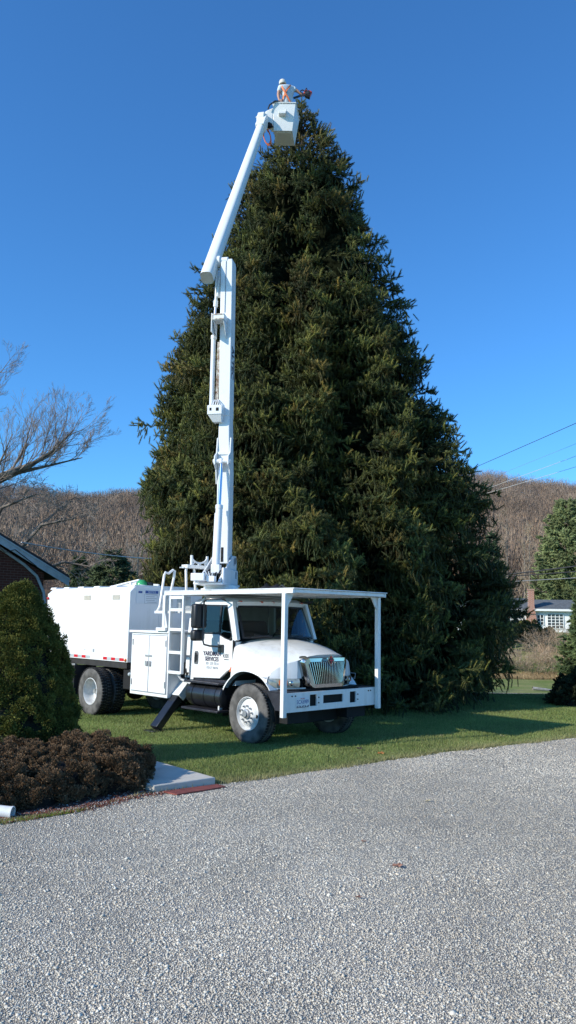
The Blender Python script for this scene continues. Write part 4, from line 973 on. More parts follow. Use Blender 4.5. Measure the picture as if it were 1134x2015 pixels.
def lawn_mat():
    m, nt, b = new_mat('lawn_turf'); tc = N(nt, 'ShaderNodeTexCoord')
    n1 = N(nt, 'ShaderNodeTexNoise'); n1.inputs['Scale'].default_value = .55; n1.inputs['Detail'].default_value = 6
    n2 = N(nt, 'ShaderNodeTexNoise'); n2.inputs['Scale'].default_value = 28; n2.inputs['Detail'].default_value = 5
    for n in (n1, n2): nt.links.new(tc.outputs['Object'], n.inputs['Vector'])
    r1 = N(nt, 'ShaderNodeValToRGB'); e = r1.color_ramp.elements; e[0].position = .35; e[0].color = (.19, .245, .065, 1); e[1].position = .68; e[1].color = (.32, .31, .12, 1)
    nt.links.new(n1.outputs['Fac'], r1.inputs[0])
    mr = N(nt, 'ShaderNodeMapRange'); mr.inputs[1].default_value = .3; mr.inputs[2].default_value = .7; mr.inputs[3].default_value = .6; mr.inputs[4].default_value = 1.3
    nt.links.new(n2.outputs['Fac'], mr.inputs[0]); mx = N(nt, 'ShaderNodeVectorMath', operation='SCALE')
    nt.links.new(r1.outputs[0], mx.inputs[0]); nt.links.new(mr.outputs[0], mx.inputs['Scale']); nt.links.new(mx.outputs[0], b.inputs['Base Color']); b.inputs['Roughness'].default_value = .9; b.inputs['Specular IOR Level'].default_value = .1
    bp = N(nt, 'ShaderNodeBump'); bp.inputs['Strength'].default_value = .8; bp.inputs['Distance'].default_value = .05; nt.links.new(n2.outputs['Fac'], bp.inputs['Height']); nt.links.new(bp.outputs[0], b.inputs['Normal'])
    return m
o = np_mesh('lawn', V, Fq, lawn_mat(), smooth=True); o['kind'] = 'structure'

# gravel drive
def gravel_mat():
    m, nt, b = new_mat('gravel'); tc = N(nt, 'ShaderNodeTexCoord')
    v1 = N(nt, 'ShaderNodeTexVoronoi'); v1.inputs['Scale'].default_value = 75; v2 = N(nt, 'ShaderNodeTexVoronoi', feature='DISTANCE_TO_EDGE'); v2.inputs['Scale'].default_value = 75
    v1.inputs['Randomness'].default_value = 1
    wn = N(nt, 'ShaderNodeTexNoise'); wn.inputs['Scale'].default_value = 1.1; wn.inputs['Detail'].default_value = 5
    w2 = N(nt, 'ShaderNodeTexNoise'); w2.inputs['Scale'].default_value = .22; w2.inputs['Detail'].default_value = 3
    for n in (v1, v2, wn, w2): nt.links.new(tc.outputs['Object'], n.inputs['Vector'])
    sp = N(nt, 'ShaderNodeSeparateColor'); nt.links.new(v1.outputs['Color'], sp.inputs[0])
    r = N(nt, 'ShaderNodeValToRGB'); e = r.color_ramp.elements
    e[0].position = 0; e[0].color = (.46, .43, .375, 1); e[1].position = 1; e[1].color = (.88, .83, .735, 1)
    for p, c in ((.3, (.57, .525, .445)), (.6, (.64, .59, .505)), (.85, (.72, .665, .57))):
        q = e.new(p); q.color = (*c, 1)
    nt.links.new(sp.outputs[0], r.inputs[0])
    mr = N(nt, 'ShaderNodeMapRange'); mr.inputs[1].default_value = 0; mr.inputs[2].default_value = .22; mr.inputs[3].default_value = .5; mr.inputs[4].default_value = 1
    nt.links.new(v2.outputs['Distance'], mr.inputs[0])
    m2 = N(nt, 'ShaderNodeMapRange'); m2.inputs[1].default_value = .3; m2.inputs[2].default_value = .7; m2.inputs[3].default_value = .82; m2.inputs[4].default_value = 1.1; nt.links.new(wn.outputs['Fac'], m2.inputs[0])
    m3 = N(nt, 'ShaderNodeMapRange'); m3.inputs[1].default_value = .35; m3.inputs[2].default_value = .65; m3.inputs[3].default_value = .88; m3.inputs[4].default_value = 1.08; nt.links.new(w2.outputs['Fac'], m3.inputs[0])
    a = N(nt, 'ShaderNodeMath', operation='MULTIPLY'); nt.links.new(mr.outputs[0], a.inputs[0]); nt.links.new(m2.outputs[0], a.inputs[1])
    a2 = N(nt, 'ShaderNodeMath', operation='MULTIPLY'); nt.links.new(a.outputs[0], a2.inputs[0]); nt.links.new(m3.outputs[0], a2.inputs[1])
    mx = N(nt, 'ShaderNodeVectorMath', operation='SCALE'); nt.links.new(r.outputs[0], mx.inputs[0]); nt.links.new(a2.outputs[0], mx.inputs['Scale']); nt.links.new(mx.outputs[0], b.inputs['Base Color'])
    b.inputs['Roughness'].default_value = .85; b.inputs['Specular IOR Level'].default_value = .25
    # each stone tilts its own way
    hh = N(nt, 'ShaderNodeMath', operation='MULTIPLY_ADD'); hh.inputs[1].default_value = .5; nt.links.new(sp.outputs[1], hh.inputs[0]); mn = N(nt, 'ShaderNodeMath', operation='MINIMUM'); mn.inputs[1].default_value = .35
    nt.links.new(v2.outputs['Distance'], mn.inputs[0]); m5 = N(nt, 'ShaderNodeMath', operation='MULTIPLY'); m5.inputs[1].default_value = 2; nt.links.new(mn.outputs[0], m5.inputs[0]); nt.links.new(m5.outputs[0], hh.inputs[2])
    bp = N(nt, 'ShaderNodeBump'); bp.inputs['Strength'].default_value = 1.0; bp.inputs['Distance'].default_value = .016; nt.links.new(hh.outputs[0], bp.inputs['Height']); nt.links.new(bp.outputs[0], b.inputs['Normal'])
    return m
GM = gravel_mat()
ex = np.linspace(-9, 34, 220); wob = .05 * np.sin(ex * 5.1) + .04 * np.sin(ex * 11.7 + 1) + .02 * np.sin(ex * 31)
ey = edge_y(ex) + wob
mb = MB(); mb.grid([[(x, y, .006) for x, y in zip(ex, ey)], [(x + 1.5, y - 2.5, .006) for x, y in zip(ex, ey)], [(x * .6 + 14, y - 14, .006) if False else (x + 8, y - 12, .006) for x, y in zip(ex, ey)], [(x + 22, y - 34, .006) for x, y in zip(ex, ey)]])
o = mb.build('gravel_drive', GM); o['kind'] = 'structure'
# loose stones on top of the drive near the camera
ST = np.array([(1, 0, 0), (-1, 0, 0), (0, 1, 0), (0, -1, 0), (0, 0, .62), (0, 0, -.62), (.62, .62, .2), (-.6, .65, -.1)], float)
SF = np.array([(0, 6, 4), (6, 2, 4), (2, 7, 4), (7, 1, 4), (1, 3, 4), (3, 0, 4), (6, 0, 5), (2, 6, 5), (7, 2, 5), (1, 7, 5), (3, 1, 5), (0, 3, 5)])
k = 700000
y = 3.4 + 14 * RNG.random(k) ** 1.5; x = (RNG.random(k) * 2 - 1) * (.40 * y + 2.6)
okk = (y < edge_y(x) + .03) & (RNG.random(k) > (np.abs(x) - (.38 * y + .6)) / 2.0); x, y = x[okk], y[okk]; k = len(x)
s = np.exp(RNG.normal(math.log(.0054), .36, k)) * (.9 + .03 * np.maximum(0, y - 7)); g = np.clip(RNG.normal(.585, .085, k), .2, .92) * np.interp(np.sin(x * .9 + .35 * y + 1.2 * np.sin(.5 * y)), [-1, 0, 1], [.80, .92, .99]) * (1 - .16 * np.exp(-((x - 1.2) / 1.3) ** 2 - ((y - 9.3) / .9) ** 2)); tint = RNG.normal(.012, .018, k)
col = np.stack([(g + tint) * 1.07, g * .985, (g - tint) * .82], 1).clip(.03, .9)
D = RNG.normal(size=(k, 3)) * .35 + np.array([0, 0, 1])
OV = ST[:6]; OF = np.array([(0, 2, 4), (2, 1, 4), (1, 3, 4), (3, 0, 4), (2, 0, 5), (1, 2, 5), (3, 1, 5), (0, 3, 5)])
w_ = s * RNG.uniform(.8, 1.35, k); P = np.stack([x, y, .006 + s * .25], 1); n_ = y < 7.5
V, Fc, C = cat([scatter(ST, SF, np.ones((8, 3)), P[n_], D[n_], s[n_], col[n_], wid=w_[n_]), scatter(OV, OF, np.ones((6, 3)), P[~n_], D[~n_], s[~n_], col[~n_], wid=w_[~n_])])
o = np_mesh('gravel_stones', V, Fc, attr_mat('loose_stone', .85, .12, 1.2), col=C); tag(o, 'loose grey gravel stones covering the drive', 'gravel', kind='stuff')

# tan lane beyond the lawn, mulch bed, moss
mb = MB(); mb.grid([[(x, 41.2, float(gz(x, 41.2)) + .02) for x in range(8, 60, 2)], [(x, 43.0, float(gz(x, 43.0)) + .02) for x in range(8, 60, 2)]])
o = mb.build('lane', mat('tan_lane', (.36, .31, .24), .9, scale=3, bump=.2)); o['kind'] = 'structure'
mb = MB(); bed = [(-6.5, 5.2), (-5.0, 6.35), (-3.3, 8.42), (-2.9, 8.78), (-2.2, 9.32), (-1.72, 10.08), (-1.50, 10.28), (-1.62, 10.6), (-2.2, 12.4), (-2.6, 13.6), (-4.2, 15.2), (-7.5, 15.2), (-9, 9)]
mb.add([(x, y, .012) for x, y in bed], [tuple(range(len(bed)))]); o = mb.build('mulch_bed', mat('red_brown_mulch', (.10, .035, .022), .95, var=.4, c2=(.2, .10, .07), scale=22, bump=.9, bscale=60)); o['kind'] = 'structure'
# chips of mulch and pebbles along its edge
k = 9000; t = RNG.random(k); i = RNG.integers(1, 7, k); A_ = np.array(bed); P = A_[i] * (1 - t[:, None]) + A_[i + 1] * t[:, None] + RNG.normal(0, .09, (k, 2)) + np.array([-.05, .07])
s = RNG.uniform(.008, .022, k); g = RNG.random(k)
col = np.where(g[:, None] < .8, np.array([.13, .05, .035])[None] * RNG.uniform(.5, 1.9, (k, 1)), np.array([.42, .38, .34])[None] * RNG.uniform(.6, 1.3, (k, 1)))
V, Fc, C = scatter(ST, SF, np.ones((8, 3)), np.c_[P, .014 + s * .3], RNG.normal(size=(k, 3)), s, col, wid=s * .5); o = np_mesh('mulch_chips', V, Fc, attr_mat('mulch_chip', .9), col=C); tag(o, 'red brown mulch chips and pebbles along the bed edge', 'mulch', kind='stuff')
k = 7000; P = np.stack([RNG.normal(-2.62, .20, k), np.zeros(k)], 1); P[:, 1] = edge_y(P[:, 0]) + .03 + RNG.normal(0, .035, k)
BV = np.array([(-.5, 0, 0), (.5, 0, 0), (.3, .15, .55), (-.2, .2, .6), (.05, .5, 1.0)]); BF = np.array([(0, 1, 2), (0, 2, 3), (3, 2, 4)]); BS = np.array([(.55,) * 3, (.55,) * 3, (.9,) * 3, (.9,) * 3, (1.2,) * 3])
D = RNG.normal(size=(k, 3)) * .6 + np.array([0, 0, 1]); V, Fc, C = scatter(BV, BF, BS, np.c_[P, np.full(k, .012)], D, RNG.uniform(.008, .02, k), np.array([.22, .27, .03])[None] * RNG.uniform(.6, 1.3, (k, 1)), wid=RNG.uniform(.004, .007, k))
o = np_mesh('moss', V, Fc, attr_mat('moss', .9), col=C); tag(o, 'yellow green moss patch at the edge of the gravel', 'moss', kind='stuff')

# grass blades on the lawn in view
def inside(poly, x, y):
    r = np.zeros(len(x), bool); n = len(poly)
    for i in range(n):
        x0, y0 = poly[i]; x1, y1 = poly[(i + 1) % n]
        c = ((y0 > y) != (y1 > y)) & (x < (x1 - x0) * (y - y0) / (y1 - y0 + 1e-12) + x0); r ^= c
    return r
SLAB = [(-.89, 10.75), (-1.60, 10.17), (-3.05, 11.6), (-2.05, 12.2)]
k = 900000
y = 8.5 + 17.5 * RNG.random(k) ** 1.15; x = (RNG.random(k) * 2 - 1) * (.38 * y + .8)
ok_ = (y > edge_y(x) + .05 * np.sin(x * 5.1) + RNG.normal(0, .04, k)) & ~inside(bed, x, y) & ~inside(SLAB, x, y)
ok_ &= ~((np.hypot(x - .9, y - 23.2) < 3.6))
x, y = x[ok_], y[ok_]; k = len(x)
dist = y - edge_y(x)
patch = .5 + .5 * np.sin(x * 1.3 + 1.7 * np.sin(y * .9)) * np.sin(y * 1.1 + x * .4)
dry = np.clip(.22 + .35 * patch * RNG.random(k) + .6 * np.exp(-dist / .25) + RNG.normal(0, .16, k), 0, 1)
gcol = np.array([.20, .30, .068]) * (1 - dry[:, None]) + np.array([.42, .37, .18]) * dry[:, None]
gcol *= RNG.uniform(.65, 1.3, (k, 1))
hgt = RNG.uniform(.035, .075, k) * (.75 + .4 * patch); D = RNG.normal(0, .42, (k, 3)); D[:, 2] = 1
V, Fc, C = scatter(BV, BF, BS, np.stack([x, y, gz(x, y) - .002], 1), D, hgt, gcol, wid=RNG.uniform(.006, .010, k) * (.7 + y / 28))
o = np_mesh('grass', V, Fc, attr_mat('grass_blade', .65, .2, .7, trans=.3), col=C); tag(o, 'short green lawn grass around the truck with drier tips at the gravel edge', 'grass', kind='stuff')

# ------------------------------------------------------------------ slab, plate, drain pipe, leaves
def slab_mat():
    m = mat('concrete', (.52, .48, .41), .85, var=.14, scale=3.5, bump=.25, bscale=90); return m
sl = MB(); z1 = .10
pts = [(-.89, 10.75), (-1.60, 10.17), (-3.05, 11.6), (-2.07, 12.15)]
sl.prism([(x, y, -.02) for x, y in pts], (0, 0, z1 + .02))
world_obj('concrete_slab', sl, slab_mat(), 'pale concrete slab between the brown shrub and the lawn', 'slab', smooth=False, loc=(-1.9, 11.2, 0), bevel=.012)
pb = MB(); pb.prism([(-1.50, 10.22, .010), (-1.30, 10.06, .010), (-.74, 10.56, .010), (-.86, 10.70, .010)], (0, 0, .018))
world_obj('edging_board', pb, mat('red_board', (.22, .055, .04), .7, var=.25, scale=9, bump=.2), 'flat dark red board lying in the gravel along the front of the concrete slab', 'board', smooth=False, bevel=.004)
dp = empty('drain_pipe', (-2.95, 8.85, 0)); tag(dp, 'white downspout pipe end lying beside the brown shrub at the gravel edge', 'drain pipe')
d_ = Vector((1, -.10, -.06)).normalized(); e1 = Vector((.06, .0, .066)); 
mb = MB(); mb.lathe([(.062, -.9), (.062, -.02), (.066, -.02), (.066, 0), (.056, 0), (.056, -.5)], e1, d_, 24); mb.build('pipe', mat('pipe_white', (.72, .72, .70), .45, var=.1), dp, smooth=True)
mb = MB(); mb.lathe([(.0555, -.14), (.001, -.14)], e1, d_, 24); mb.build('pipe_bore', M['liner'], dp)
def leaf(x, y, s, rz, c, label, z=.02):
    mb = MB(); n = 22; rim_ = []
    for i in range(n):
        a = 2 * PI * i / n; rr = .5 + .5 * abs(math.cos(2.5 * a)) ** 1.5 - .15 * (i % 2); rim_.append((s * rr * math.cos(a), s * rr * math.sin(a), s * .35 * (math.sin(2 * a + rz) ** 2)))
    mb.add([(0, 0, .0)] + rim_, [(0, 1 + i, 1 + (i + 1) % n) for i in range(n)]); mb.tube([(0, 0, .0), (-s * .8, .1 * s, .01), (-s * 1.4, .2 * s, .02)], s * .03, 4)
    o = mb.build('fallen_leaf', c, None); o.location = (x, y, z); o.rotation_euler = (RNG.normal() * .15, RNG.normal() * .15, rz); return tag(o, label, 'leaf', 'fallen leaves')
lb_ = mat('leaf_brown', (.26, .13, .085), .75, var=.3, scale=30); lo_ = mat('leaf_orange', (.5, .2, .05), .75, var=.3, scale=30); ly_ = mat('leaf_pale', (.50, .42, .25), .75, var=.2, scale=30)
leaf(1.02, 7.36, .055, .4, lb_, 'curled brown maple leaf lying on the gravel in the middle of the drive')
leaf(.79, 8.13, .034, 2.0, lb_, 'small reddish leaf on the gravel just beyond the curled brown maple leaf')
leaf(.60, 6.55, .03, 1.1, lb_, 'small brown leaf fragment on the gravel nearer than the curled maple leaf')
leaf(1.56, 13.15, .075, 1.0, lo_, 'bright orange leaf lying in the grass near the gravel edge', .05)
leaf(1.25, 13.55, .06, .2, mat('leaf_dark', (.03, .02, .02), .8), 'dark crumpled leaf in the grass beside the orange one', .06)
leaf(4.1, 15.4, .05, 2.2, ly_, 'pale leaf in the sunlit grass at the far right by the gravel', .05)
leaf(2.95, 15.3, .045, .9, ly_, 'pale leaf in the grass at the edge of the tree shadow', .05)
leaf(1.75, 9.95, .04, .3, ly_, 'small pale yellow leaf alone on the far part of the gravel drive')
# ------------------------------------------------------------------ the big spruce
def shoot_template(rings=6, per=6, core=.11, nl=.42, rng=np.random.default_rng(3)):
    """one needle-covered shoot of length 1 along z (x,y in units of its width)"""
    v = []; f = []; s = []
    for i, (z, r) in enumerate(((0, .5), (.35, 1), (.8, .8))):
        for j in range(4):
            a = PI / 2 * j + .4 * i; v.append((r * core * 4 * math.cos(a) , r * core * 4 * math.sin(a), z)); s.append((.6 + .25 * z,) * 3)
    v.append((0, 0, 1.0)); s.append((1.35, 1.2, .9))
    for i in range(2):
        for j in range(4):
            a, b, c, d = i * 4 + j, i * 4 + (j + 1) % 4, i * 4 + 4 + (j + 1) % 4, i * 4 + 4 + j
            f += [(a, b, c), (a, c, d)]
    for j in range(4): f.append((8 + j, 8 + (j + 1) % 4, 12))
    for i in range(rings):
        z = .08 + .82 * i / (rings - 1)
        for j in range(per):
            a = 2 * PI * (j + .5 * (i % 2)) / per + rng.normal() * .2; w = .16
            o = len(v); c, q = math.cos(a), math.sin(a)
            v += [(c * .3 - q * w, q * .3 + c * w, z), (c * .3 + q * w, q * .3 - c * w, z), (c * 1.45, q * 1.45, z + .17)]
            s += [(.75,) * 3, (.75,) * 3, (1.2, 1.15, 1.05)]; f.append((o, o + 1, o + 2))
    return np.array(v, float), np.array(f), np.array(s, float)
TV, TF, TS = shoot_template()
TV2, TF2, TS2 = shoot_template(3, 4, .16)
SPX, SPY = .55, 23.3
PZ = np.array([0, .7, 2.6, 4.6, 6.2, 7.7, 9.2, 10.9, 12.5, 14.1, 15.85, 17.0, 17.9, 18.75])
PL = np.array([5.1, 5.25, 5.25, 5.05, 4.75, 4.35, 3.98, 3.65, 3.12, 2.6, 1.8, 1.0, .45, .05])
PR = np.array([5.95, 6.0, 5.75, 5.3, 4.85, 4.3, 3.7, 3.3, 2.9, 2.25, 1.6, .98, .42, .03])
def axis_x(z): return .62 - .40 * np.clip((z - 4) / 14, 0, 1)
def crown_r(z, az):
    """az measured from the viewer's right, -90 = towards the drive"""
    l = np.interp(z, PZ, PL); r = np.interp(z, PZ, PR); c = math.cos(az)
    w = l * (.5 - .5 * c) + r * (.5 + .5 * c)
    if math.sin(az) < 0: w *= 1 - .07 * math.sin(-az)
    return w
PHS = np.random.default_rng(5).random(12) * 6.28
def crown_mod(az, z):
    """soft lobes, a dark cleft right of the middle of the side that faces the drive, a shallower one left of it"""
    lob = 1 + .05 * math.sin(3 * az + .55 * z + PHS[0]) + .045 * math.sin(5 * az - .9 * z + PHS[1]) + .04 * math.sin(2 * az + 1.9 * z + PHS[2]) + .03 * math.sin(11 * az + 2.6 * z + PHS[3]) + .03 * math.sin(9 * az - 3.7 * z + PHS[4])
    aa = (az + PI) % (2 * PI) - PI
    cl = R(-90) + .26 - .015 * (z - 8) + .10 * math.sin(z * .8)
    c = math.exp(-((aa - cl) / .15) ** 2) * (.30 if 1 < z < 13.5 else .08)
    c2 = R(-90) - .22 + .06 * math.sin(z * 1.1); c += math.exp(-((aa - c2) / .10) ** 2) * (.20 if 6 < z < 16 else .04)
    c3 = R(-90) + .85 + .1 * math.sin(z * .9); c += math.exp(-((aa - c3) / .13) ** 2) * (.18 if 3 < z < 12 else .04)
    c -= math.exp(-((abs(aa) - PI) / .5) ** 2) * (.03 * math.exp(-((z - 7.8) / .5) ** 2) - .06 * math.exp(-((z - 9.0) / .55) ** 2))   # shoulder and notch on the left
    return lob * (1 - c)
def spruce():
    rng = np.random.default_rng(5)
    P = []; D = []; L = []; W = []; C = []
    br = MB()
    def sh(p, d, l, w, tone): P.append(p); D.append(d); L.append(l); W.append(w); C.append(tone)
    # main limbs
    z = .6
    while z < 17.5:
        a0 = rng.random() * 6.28; nb = 9
        for b in range(nb):
            az = a0 + 2 * PI * b / nb + rng.normal() * .2; r = crown_r(z, az) * crown_mod(az, z) * .92
            if r < .3: continue
            dirh = np.array([math.cos(az), math.sin(az), 0]); base = np.array([axis_x(z), SPY, z]); top = np.clip((z - 12) / 6, 0, 1)
            br.tube([base + dirh * r * t + np.array([0, 0, r * ((.15 + .3 * top) * t - (.42 - .3 * top) * t * t + .12 * t ** 4)]) + np.array([0, 0, max(0, .35 - z * .5) * t]) for t in (0, .3, .6, 1)], [.05, .035, .02, .007], 4, cap=False)
        z += .8
    # sprays: a branchlet end with side shoots, upright finger shoots at its tip, a hanging curtain below
    zz_ = np.linspace(.2, 18.2, 400); wt = np.interp(zz_, PZ, (PL + PR) / 2) * np.interp(zz_, [0, 12, 18], [1, 1, 1.5]) + .3; cdf = np.cumsum(wt); cdf /= cdf[-1]
    n = 4400; cz = ca = cd_ = 0.0; left = 0
    for i in range(n):
        if left == 0:                       # sprays come in boughs with dark gaps between
            cz = float(np.interp(rng.random(), cdf, zz_)); ca = rng.random() * 2 * PI; cd_ = rng.random() ** 1.4; left = int(rng.integers(2, 5)) if cz < 11 else 1
        left -= 1
        rr_ = max(.5, crown_r(cz, ca))
        z = float(np.clip(cz + rng.normal() * .24, .15, 18.2)) if cz < 11 else cz; az = (ca + rng.normal() * .32 / rr_ * (cz < 11)) % (2 * PI)
        back = math.sin(az) > .35
        if back and rng.random() < .45: continue
        top = float(np.clip((z - 13) / 5, 0, 1))
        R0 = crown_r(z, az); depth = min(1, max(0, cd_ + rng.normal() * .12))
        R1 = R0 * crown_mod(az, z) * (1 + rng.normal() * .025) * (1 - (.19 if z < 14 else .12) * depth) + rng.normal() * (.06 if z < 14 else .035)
        if rng.random() < .05: R1 += rng.uniform(.1, .4) * min(1, R0 / 3)       # stray limbs break the outline
        if R1 < .12: R1 = .12
        dirh = np.array([math.cos(az), math.sin(az), 0]); side = np.array([-dirh[1], dirh[0], 0])
        tw = rng.normal() * .45; d0 = dirh * math.cos(tw) + side * math.sin(tw); s0 = np.array([-d0[1], d0[0], 0])
        tip = np.array([axis_x(z), SPY, 0]) + dirh * R1 + np.array([0, 0, z])
        ln = min(R1 * .8, rng.uniform(.55, .95))
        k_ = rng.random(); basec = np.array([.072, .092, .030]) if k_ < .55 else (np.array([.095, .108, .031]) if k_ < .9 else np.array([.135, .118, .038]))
        basec = basec * rng.uniform(.7, 1.25) * (1.12 - .70 * depth)  # sprays set deeper get a darker colour, crown shade put into the tone
        bp = lambda u: tip - d0 * ln * (1 - u) + np.array([0, 0, ln * (.38 * (1 - u) - .30 * (1 - u) ** 2 * 1.2) * (1 - 1.6 * top)])
        ns = int(ln / .085)
        for e in range(ns):
            u = (e + rng.random()) / ns; p0 = bp(u); sg = 1 if e % 2 else -1
            bl = (.16 + .26 * (1 - u)) * rng.uniform(.7, 1.3)
            dv = d0 * .7 + s0 * sg * rng.uniform(.6, 1.1) + np.array([0, 0, rng.uniform(-.25, .45)]); dv /= np.linalg.norm(dv)
            if bl > .26:
                sh(p0 + dv * bl * .5, dv + s0 * rng.normal() * .5 + np.array([0, 0, .25]), rng.uniform(.13, .20), rng.uniform(.028, .036), basec * rng.uniform(.8, 1.2))
                sh(p0 + dv * bl * .35, dv * .5 + d0 * .8 + np.array([0, 0, rng.uniform(-.2, .5)]), rng.uniform(.13, .20), rng.uniform(.028, .036), basec * rng.uniform(.8, 1.2))
            sh(p0, dv, min(.30, bl + .04), rng.uniform(.028, .038), basec * rng.uniform(.8, 1.25))
        for e in range(5):
            dv = d0 * rng.uniform(.1, .8) + s0 * rng.normal() * .5 + np.array([0, 0, rng.uniform(.45, 1.25)])
            sh(tip + rng.normal(0, .05, 3) - d0 * .05 * e, dv, rng.uniform(.16, .30), rng.uniform(.030, .040), basec * np.array([1.75, 1.5, 1.15]) * rng.uniform(.95, 1.5))  # tan tips, with sunlit brightness also put into their colour
        for e in range(int(9 * (1 - top)) + 1):
            u = rng.random(); p0 = bp(u) + s0 * rng.normal() * .12 - np.array([0, 0, rng.uniform(.0, .38)])
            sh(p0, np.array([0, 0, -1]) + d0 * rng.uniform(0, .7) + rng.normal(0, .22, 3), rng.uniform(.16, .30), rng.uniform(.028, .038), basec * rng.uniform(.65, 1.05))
    for e in range(46):
        zz = 17.5 + 1.0 * e / 46; a = rng.random() * 6.28
        sh(np.array([axis_x(zz), SPY, zz]), np.array([math.cos(a), math.sin(a), .9]), .22, .032, np.array([.10, .125, .046]))
    sh(np.array([axis_x(18.5), SPY, 18.45]), np.array([0, 0, 1]), .35, .035, np.array([.13, .135, .05]))
    P = np.array(P); lowz = P[:, 2] < .06; P[lowz, 2] = .06
    return br, P, np.array(D), np.array(L), np.array(W), np.array(C)
br, P, D, L, W, C = spruce()
root = empty('spruce_tree', (SPX, SPY, 0)); tag(root, 'tall dense dark green spruce filling the middle behind the bucket truck', 'tree')
def rel(v, o): return np.asarray(v) - np.array(o)
front = P[:, 1] < SPY + 1.5
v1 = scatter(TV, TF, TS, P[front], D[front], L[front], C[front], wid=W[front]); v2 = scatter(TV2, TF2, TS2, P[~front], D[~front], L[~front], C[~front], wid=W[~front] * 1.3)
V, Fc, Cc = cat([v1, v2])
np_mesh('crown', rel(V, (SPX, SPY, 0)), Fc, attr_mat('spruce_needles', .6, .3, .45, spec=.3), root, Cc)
bark = mat('bark_dark', (.05, .038, .028), .9, var=.4, scale=7, bump=.6, bscale=25)
br.v = [tuple(p) for p in rel(br.v, (SPX, SPY, 0))]; br.build('branches', bark, root, recalc=False)
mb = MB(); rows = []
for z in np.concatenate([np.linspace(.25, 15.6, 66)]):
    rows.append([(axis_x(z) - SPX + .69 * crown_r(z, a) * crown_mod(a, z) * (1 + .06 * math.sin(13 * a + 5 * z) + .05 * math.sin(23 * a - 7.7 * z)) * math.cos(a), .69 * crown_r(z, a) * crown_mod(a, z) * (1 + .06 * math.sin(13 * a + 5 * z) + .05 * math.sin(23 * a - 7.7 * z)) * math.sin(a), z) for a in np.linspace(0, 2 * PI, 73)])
mb.grid(rows); mb.build('inner_shade_shell', mat('inner_shade_dark', (.006, .008, .004), 1, var=.6, c2=(.014, .017, .009), scale=9, bump=.8, bscale=22, spec=0), root)  # closed near-black shell, stands in for deep shade between the boughs
mb = MB(); mb.tube([(axis_x(z) - SPX, 0, z) for z in (0, .4, 3, 7, 11, 15, 18.6)], [.52, .42, .36, .27, .18, .09, .015], 14); mb.build('trunk', bark, root, smooth=True)
print('spruce shoots', len(P))

# ------------------------------------------------------------------ clipped cone and brown juniper mounds
LV = np.array([(-.5, 0, 0), (.5, 0, 0), (0, .1, 1), (0, -.5, .1), (0, .5, .15), (.25, .0, .9), (-.6, .3, .55), (.6, -.3, .6)]); LF = np.array([(0, 1, 2), (3, 4, 5), (0, 6, 2), (1, 7, 2)]); LS = np.array([(.7,) * 3, (.7,) * 3, (1.25, 1.2, 1.1), (.7,) * 3, (.7,) * 3, (1.25, 1.2, 1.1), (1.0,) * 3, (1.0,) * 3])
def clumps(centers, normals, rad, n, size, c0, c1, rng, up=.45):
    """sprays of small leaf faces bunched round each centre"""
    k = len(centers); idx = np.repeat(np.arange(k), n)
    d = unit(rng.normal(size=(k * n, 3)) + normals[idx] * 1.1)
    P = centers[idx] + d * (rad[idx] * rng.uniform(.55, 1.05, k * n))[:, None]
    m = rng.random(k)[idx, None] * .7 + rng.random((k * n, 1)) * .3
    col = (np.array(c0) * (1 - m) + np.array(c1) * m) * rng.uniform(.75, 1.25, (k * n, 1))
    D = d + np.array([0, 0, up]) + rng.normal(0, .35, (k * n, 3))
    S = rng.uniform(.7, 1.3, k * n) * size
    return scatter(LV, LF, LS, P, D, S, col, wid=S * .45, rng=rng)
def cone_bush():
    rng = np.random.default_rng(21); o = (-3.98, 11.95, 0); H = 2.55
    rp = lambda z: 1.10 * (1 - np.clip(z / 2.61, 0, 1) ** 1.6) ** .72 * .86
    k = 1250; z = H * rng.random(k) ** 1.15; az = rng.random(k) * 6.28
    r = rp(z) * (1 + rng.normal(0, .045, k) + .06 * np.sin(3 * az + 4 * z) * (z < 1.9) + .045 * np.sin(7 * az - 5 * z) + .04 * np.sin(5 * az + 9 * z)) - .05
    nrm = np.stack([np.cos(az), np.sin(az), np.full(k, .35)], 1); ctr = np.stack([r * np.cos(az), r * np.sin(az), z + .03], 1)
    rad = rng.uniform(.06, .13, k)
    V, Fc, C = clumps(ctr, unit(nrm), rad, 125, .027, (.085, .108, .026), (.25, .235, .05), rng)
    e = empty('conical_evergreen', o); tag(e, 'dense clipped cone shaped evergreen bush left of the truck behind the brown shrub', 'bush')
    np_mesh('foliage', V, Fc, attr_mat('cone_foliage', .7, .2, 3, spec=.2), e, C)
    mb = MB(); mb.lathe([(max(.001, float(rp(z)) - .13), z) for z in np.linspace(0, 2.5, 14)] + [(.001, 2.52)], (0, 0, 0), (0, 0, 1), 28); mb.build('inner_shade_core', mat('inner_dark', (.018, .02, .01), .95, var=.5, scale=12, bump=.6), e, smooth=True)  # solid dark cone added to block light through the foliage
cone_bush()
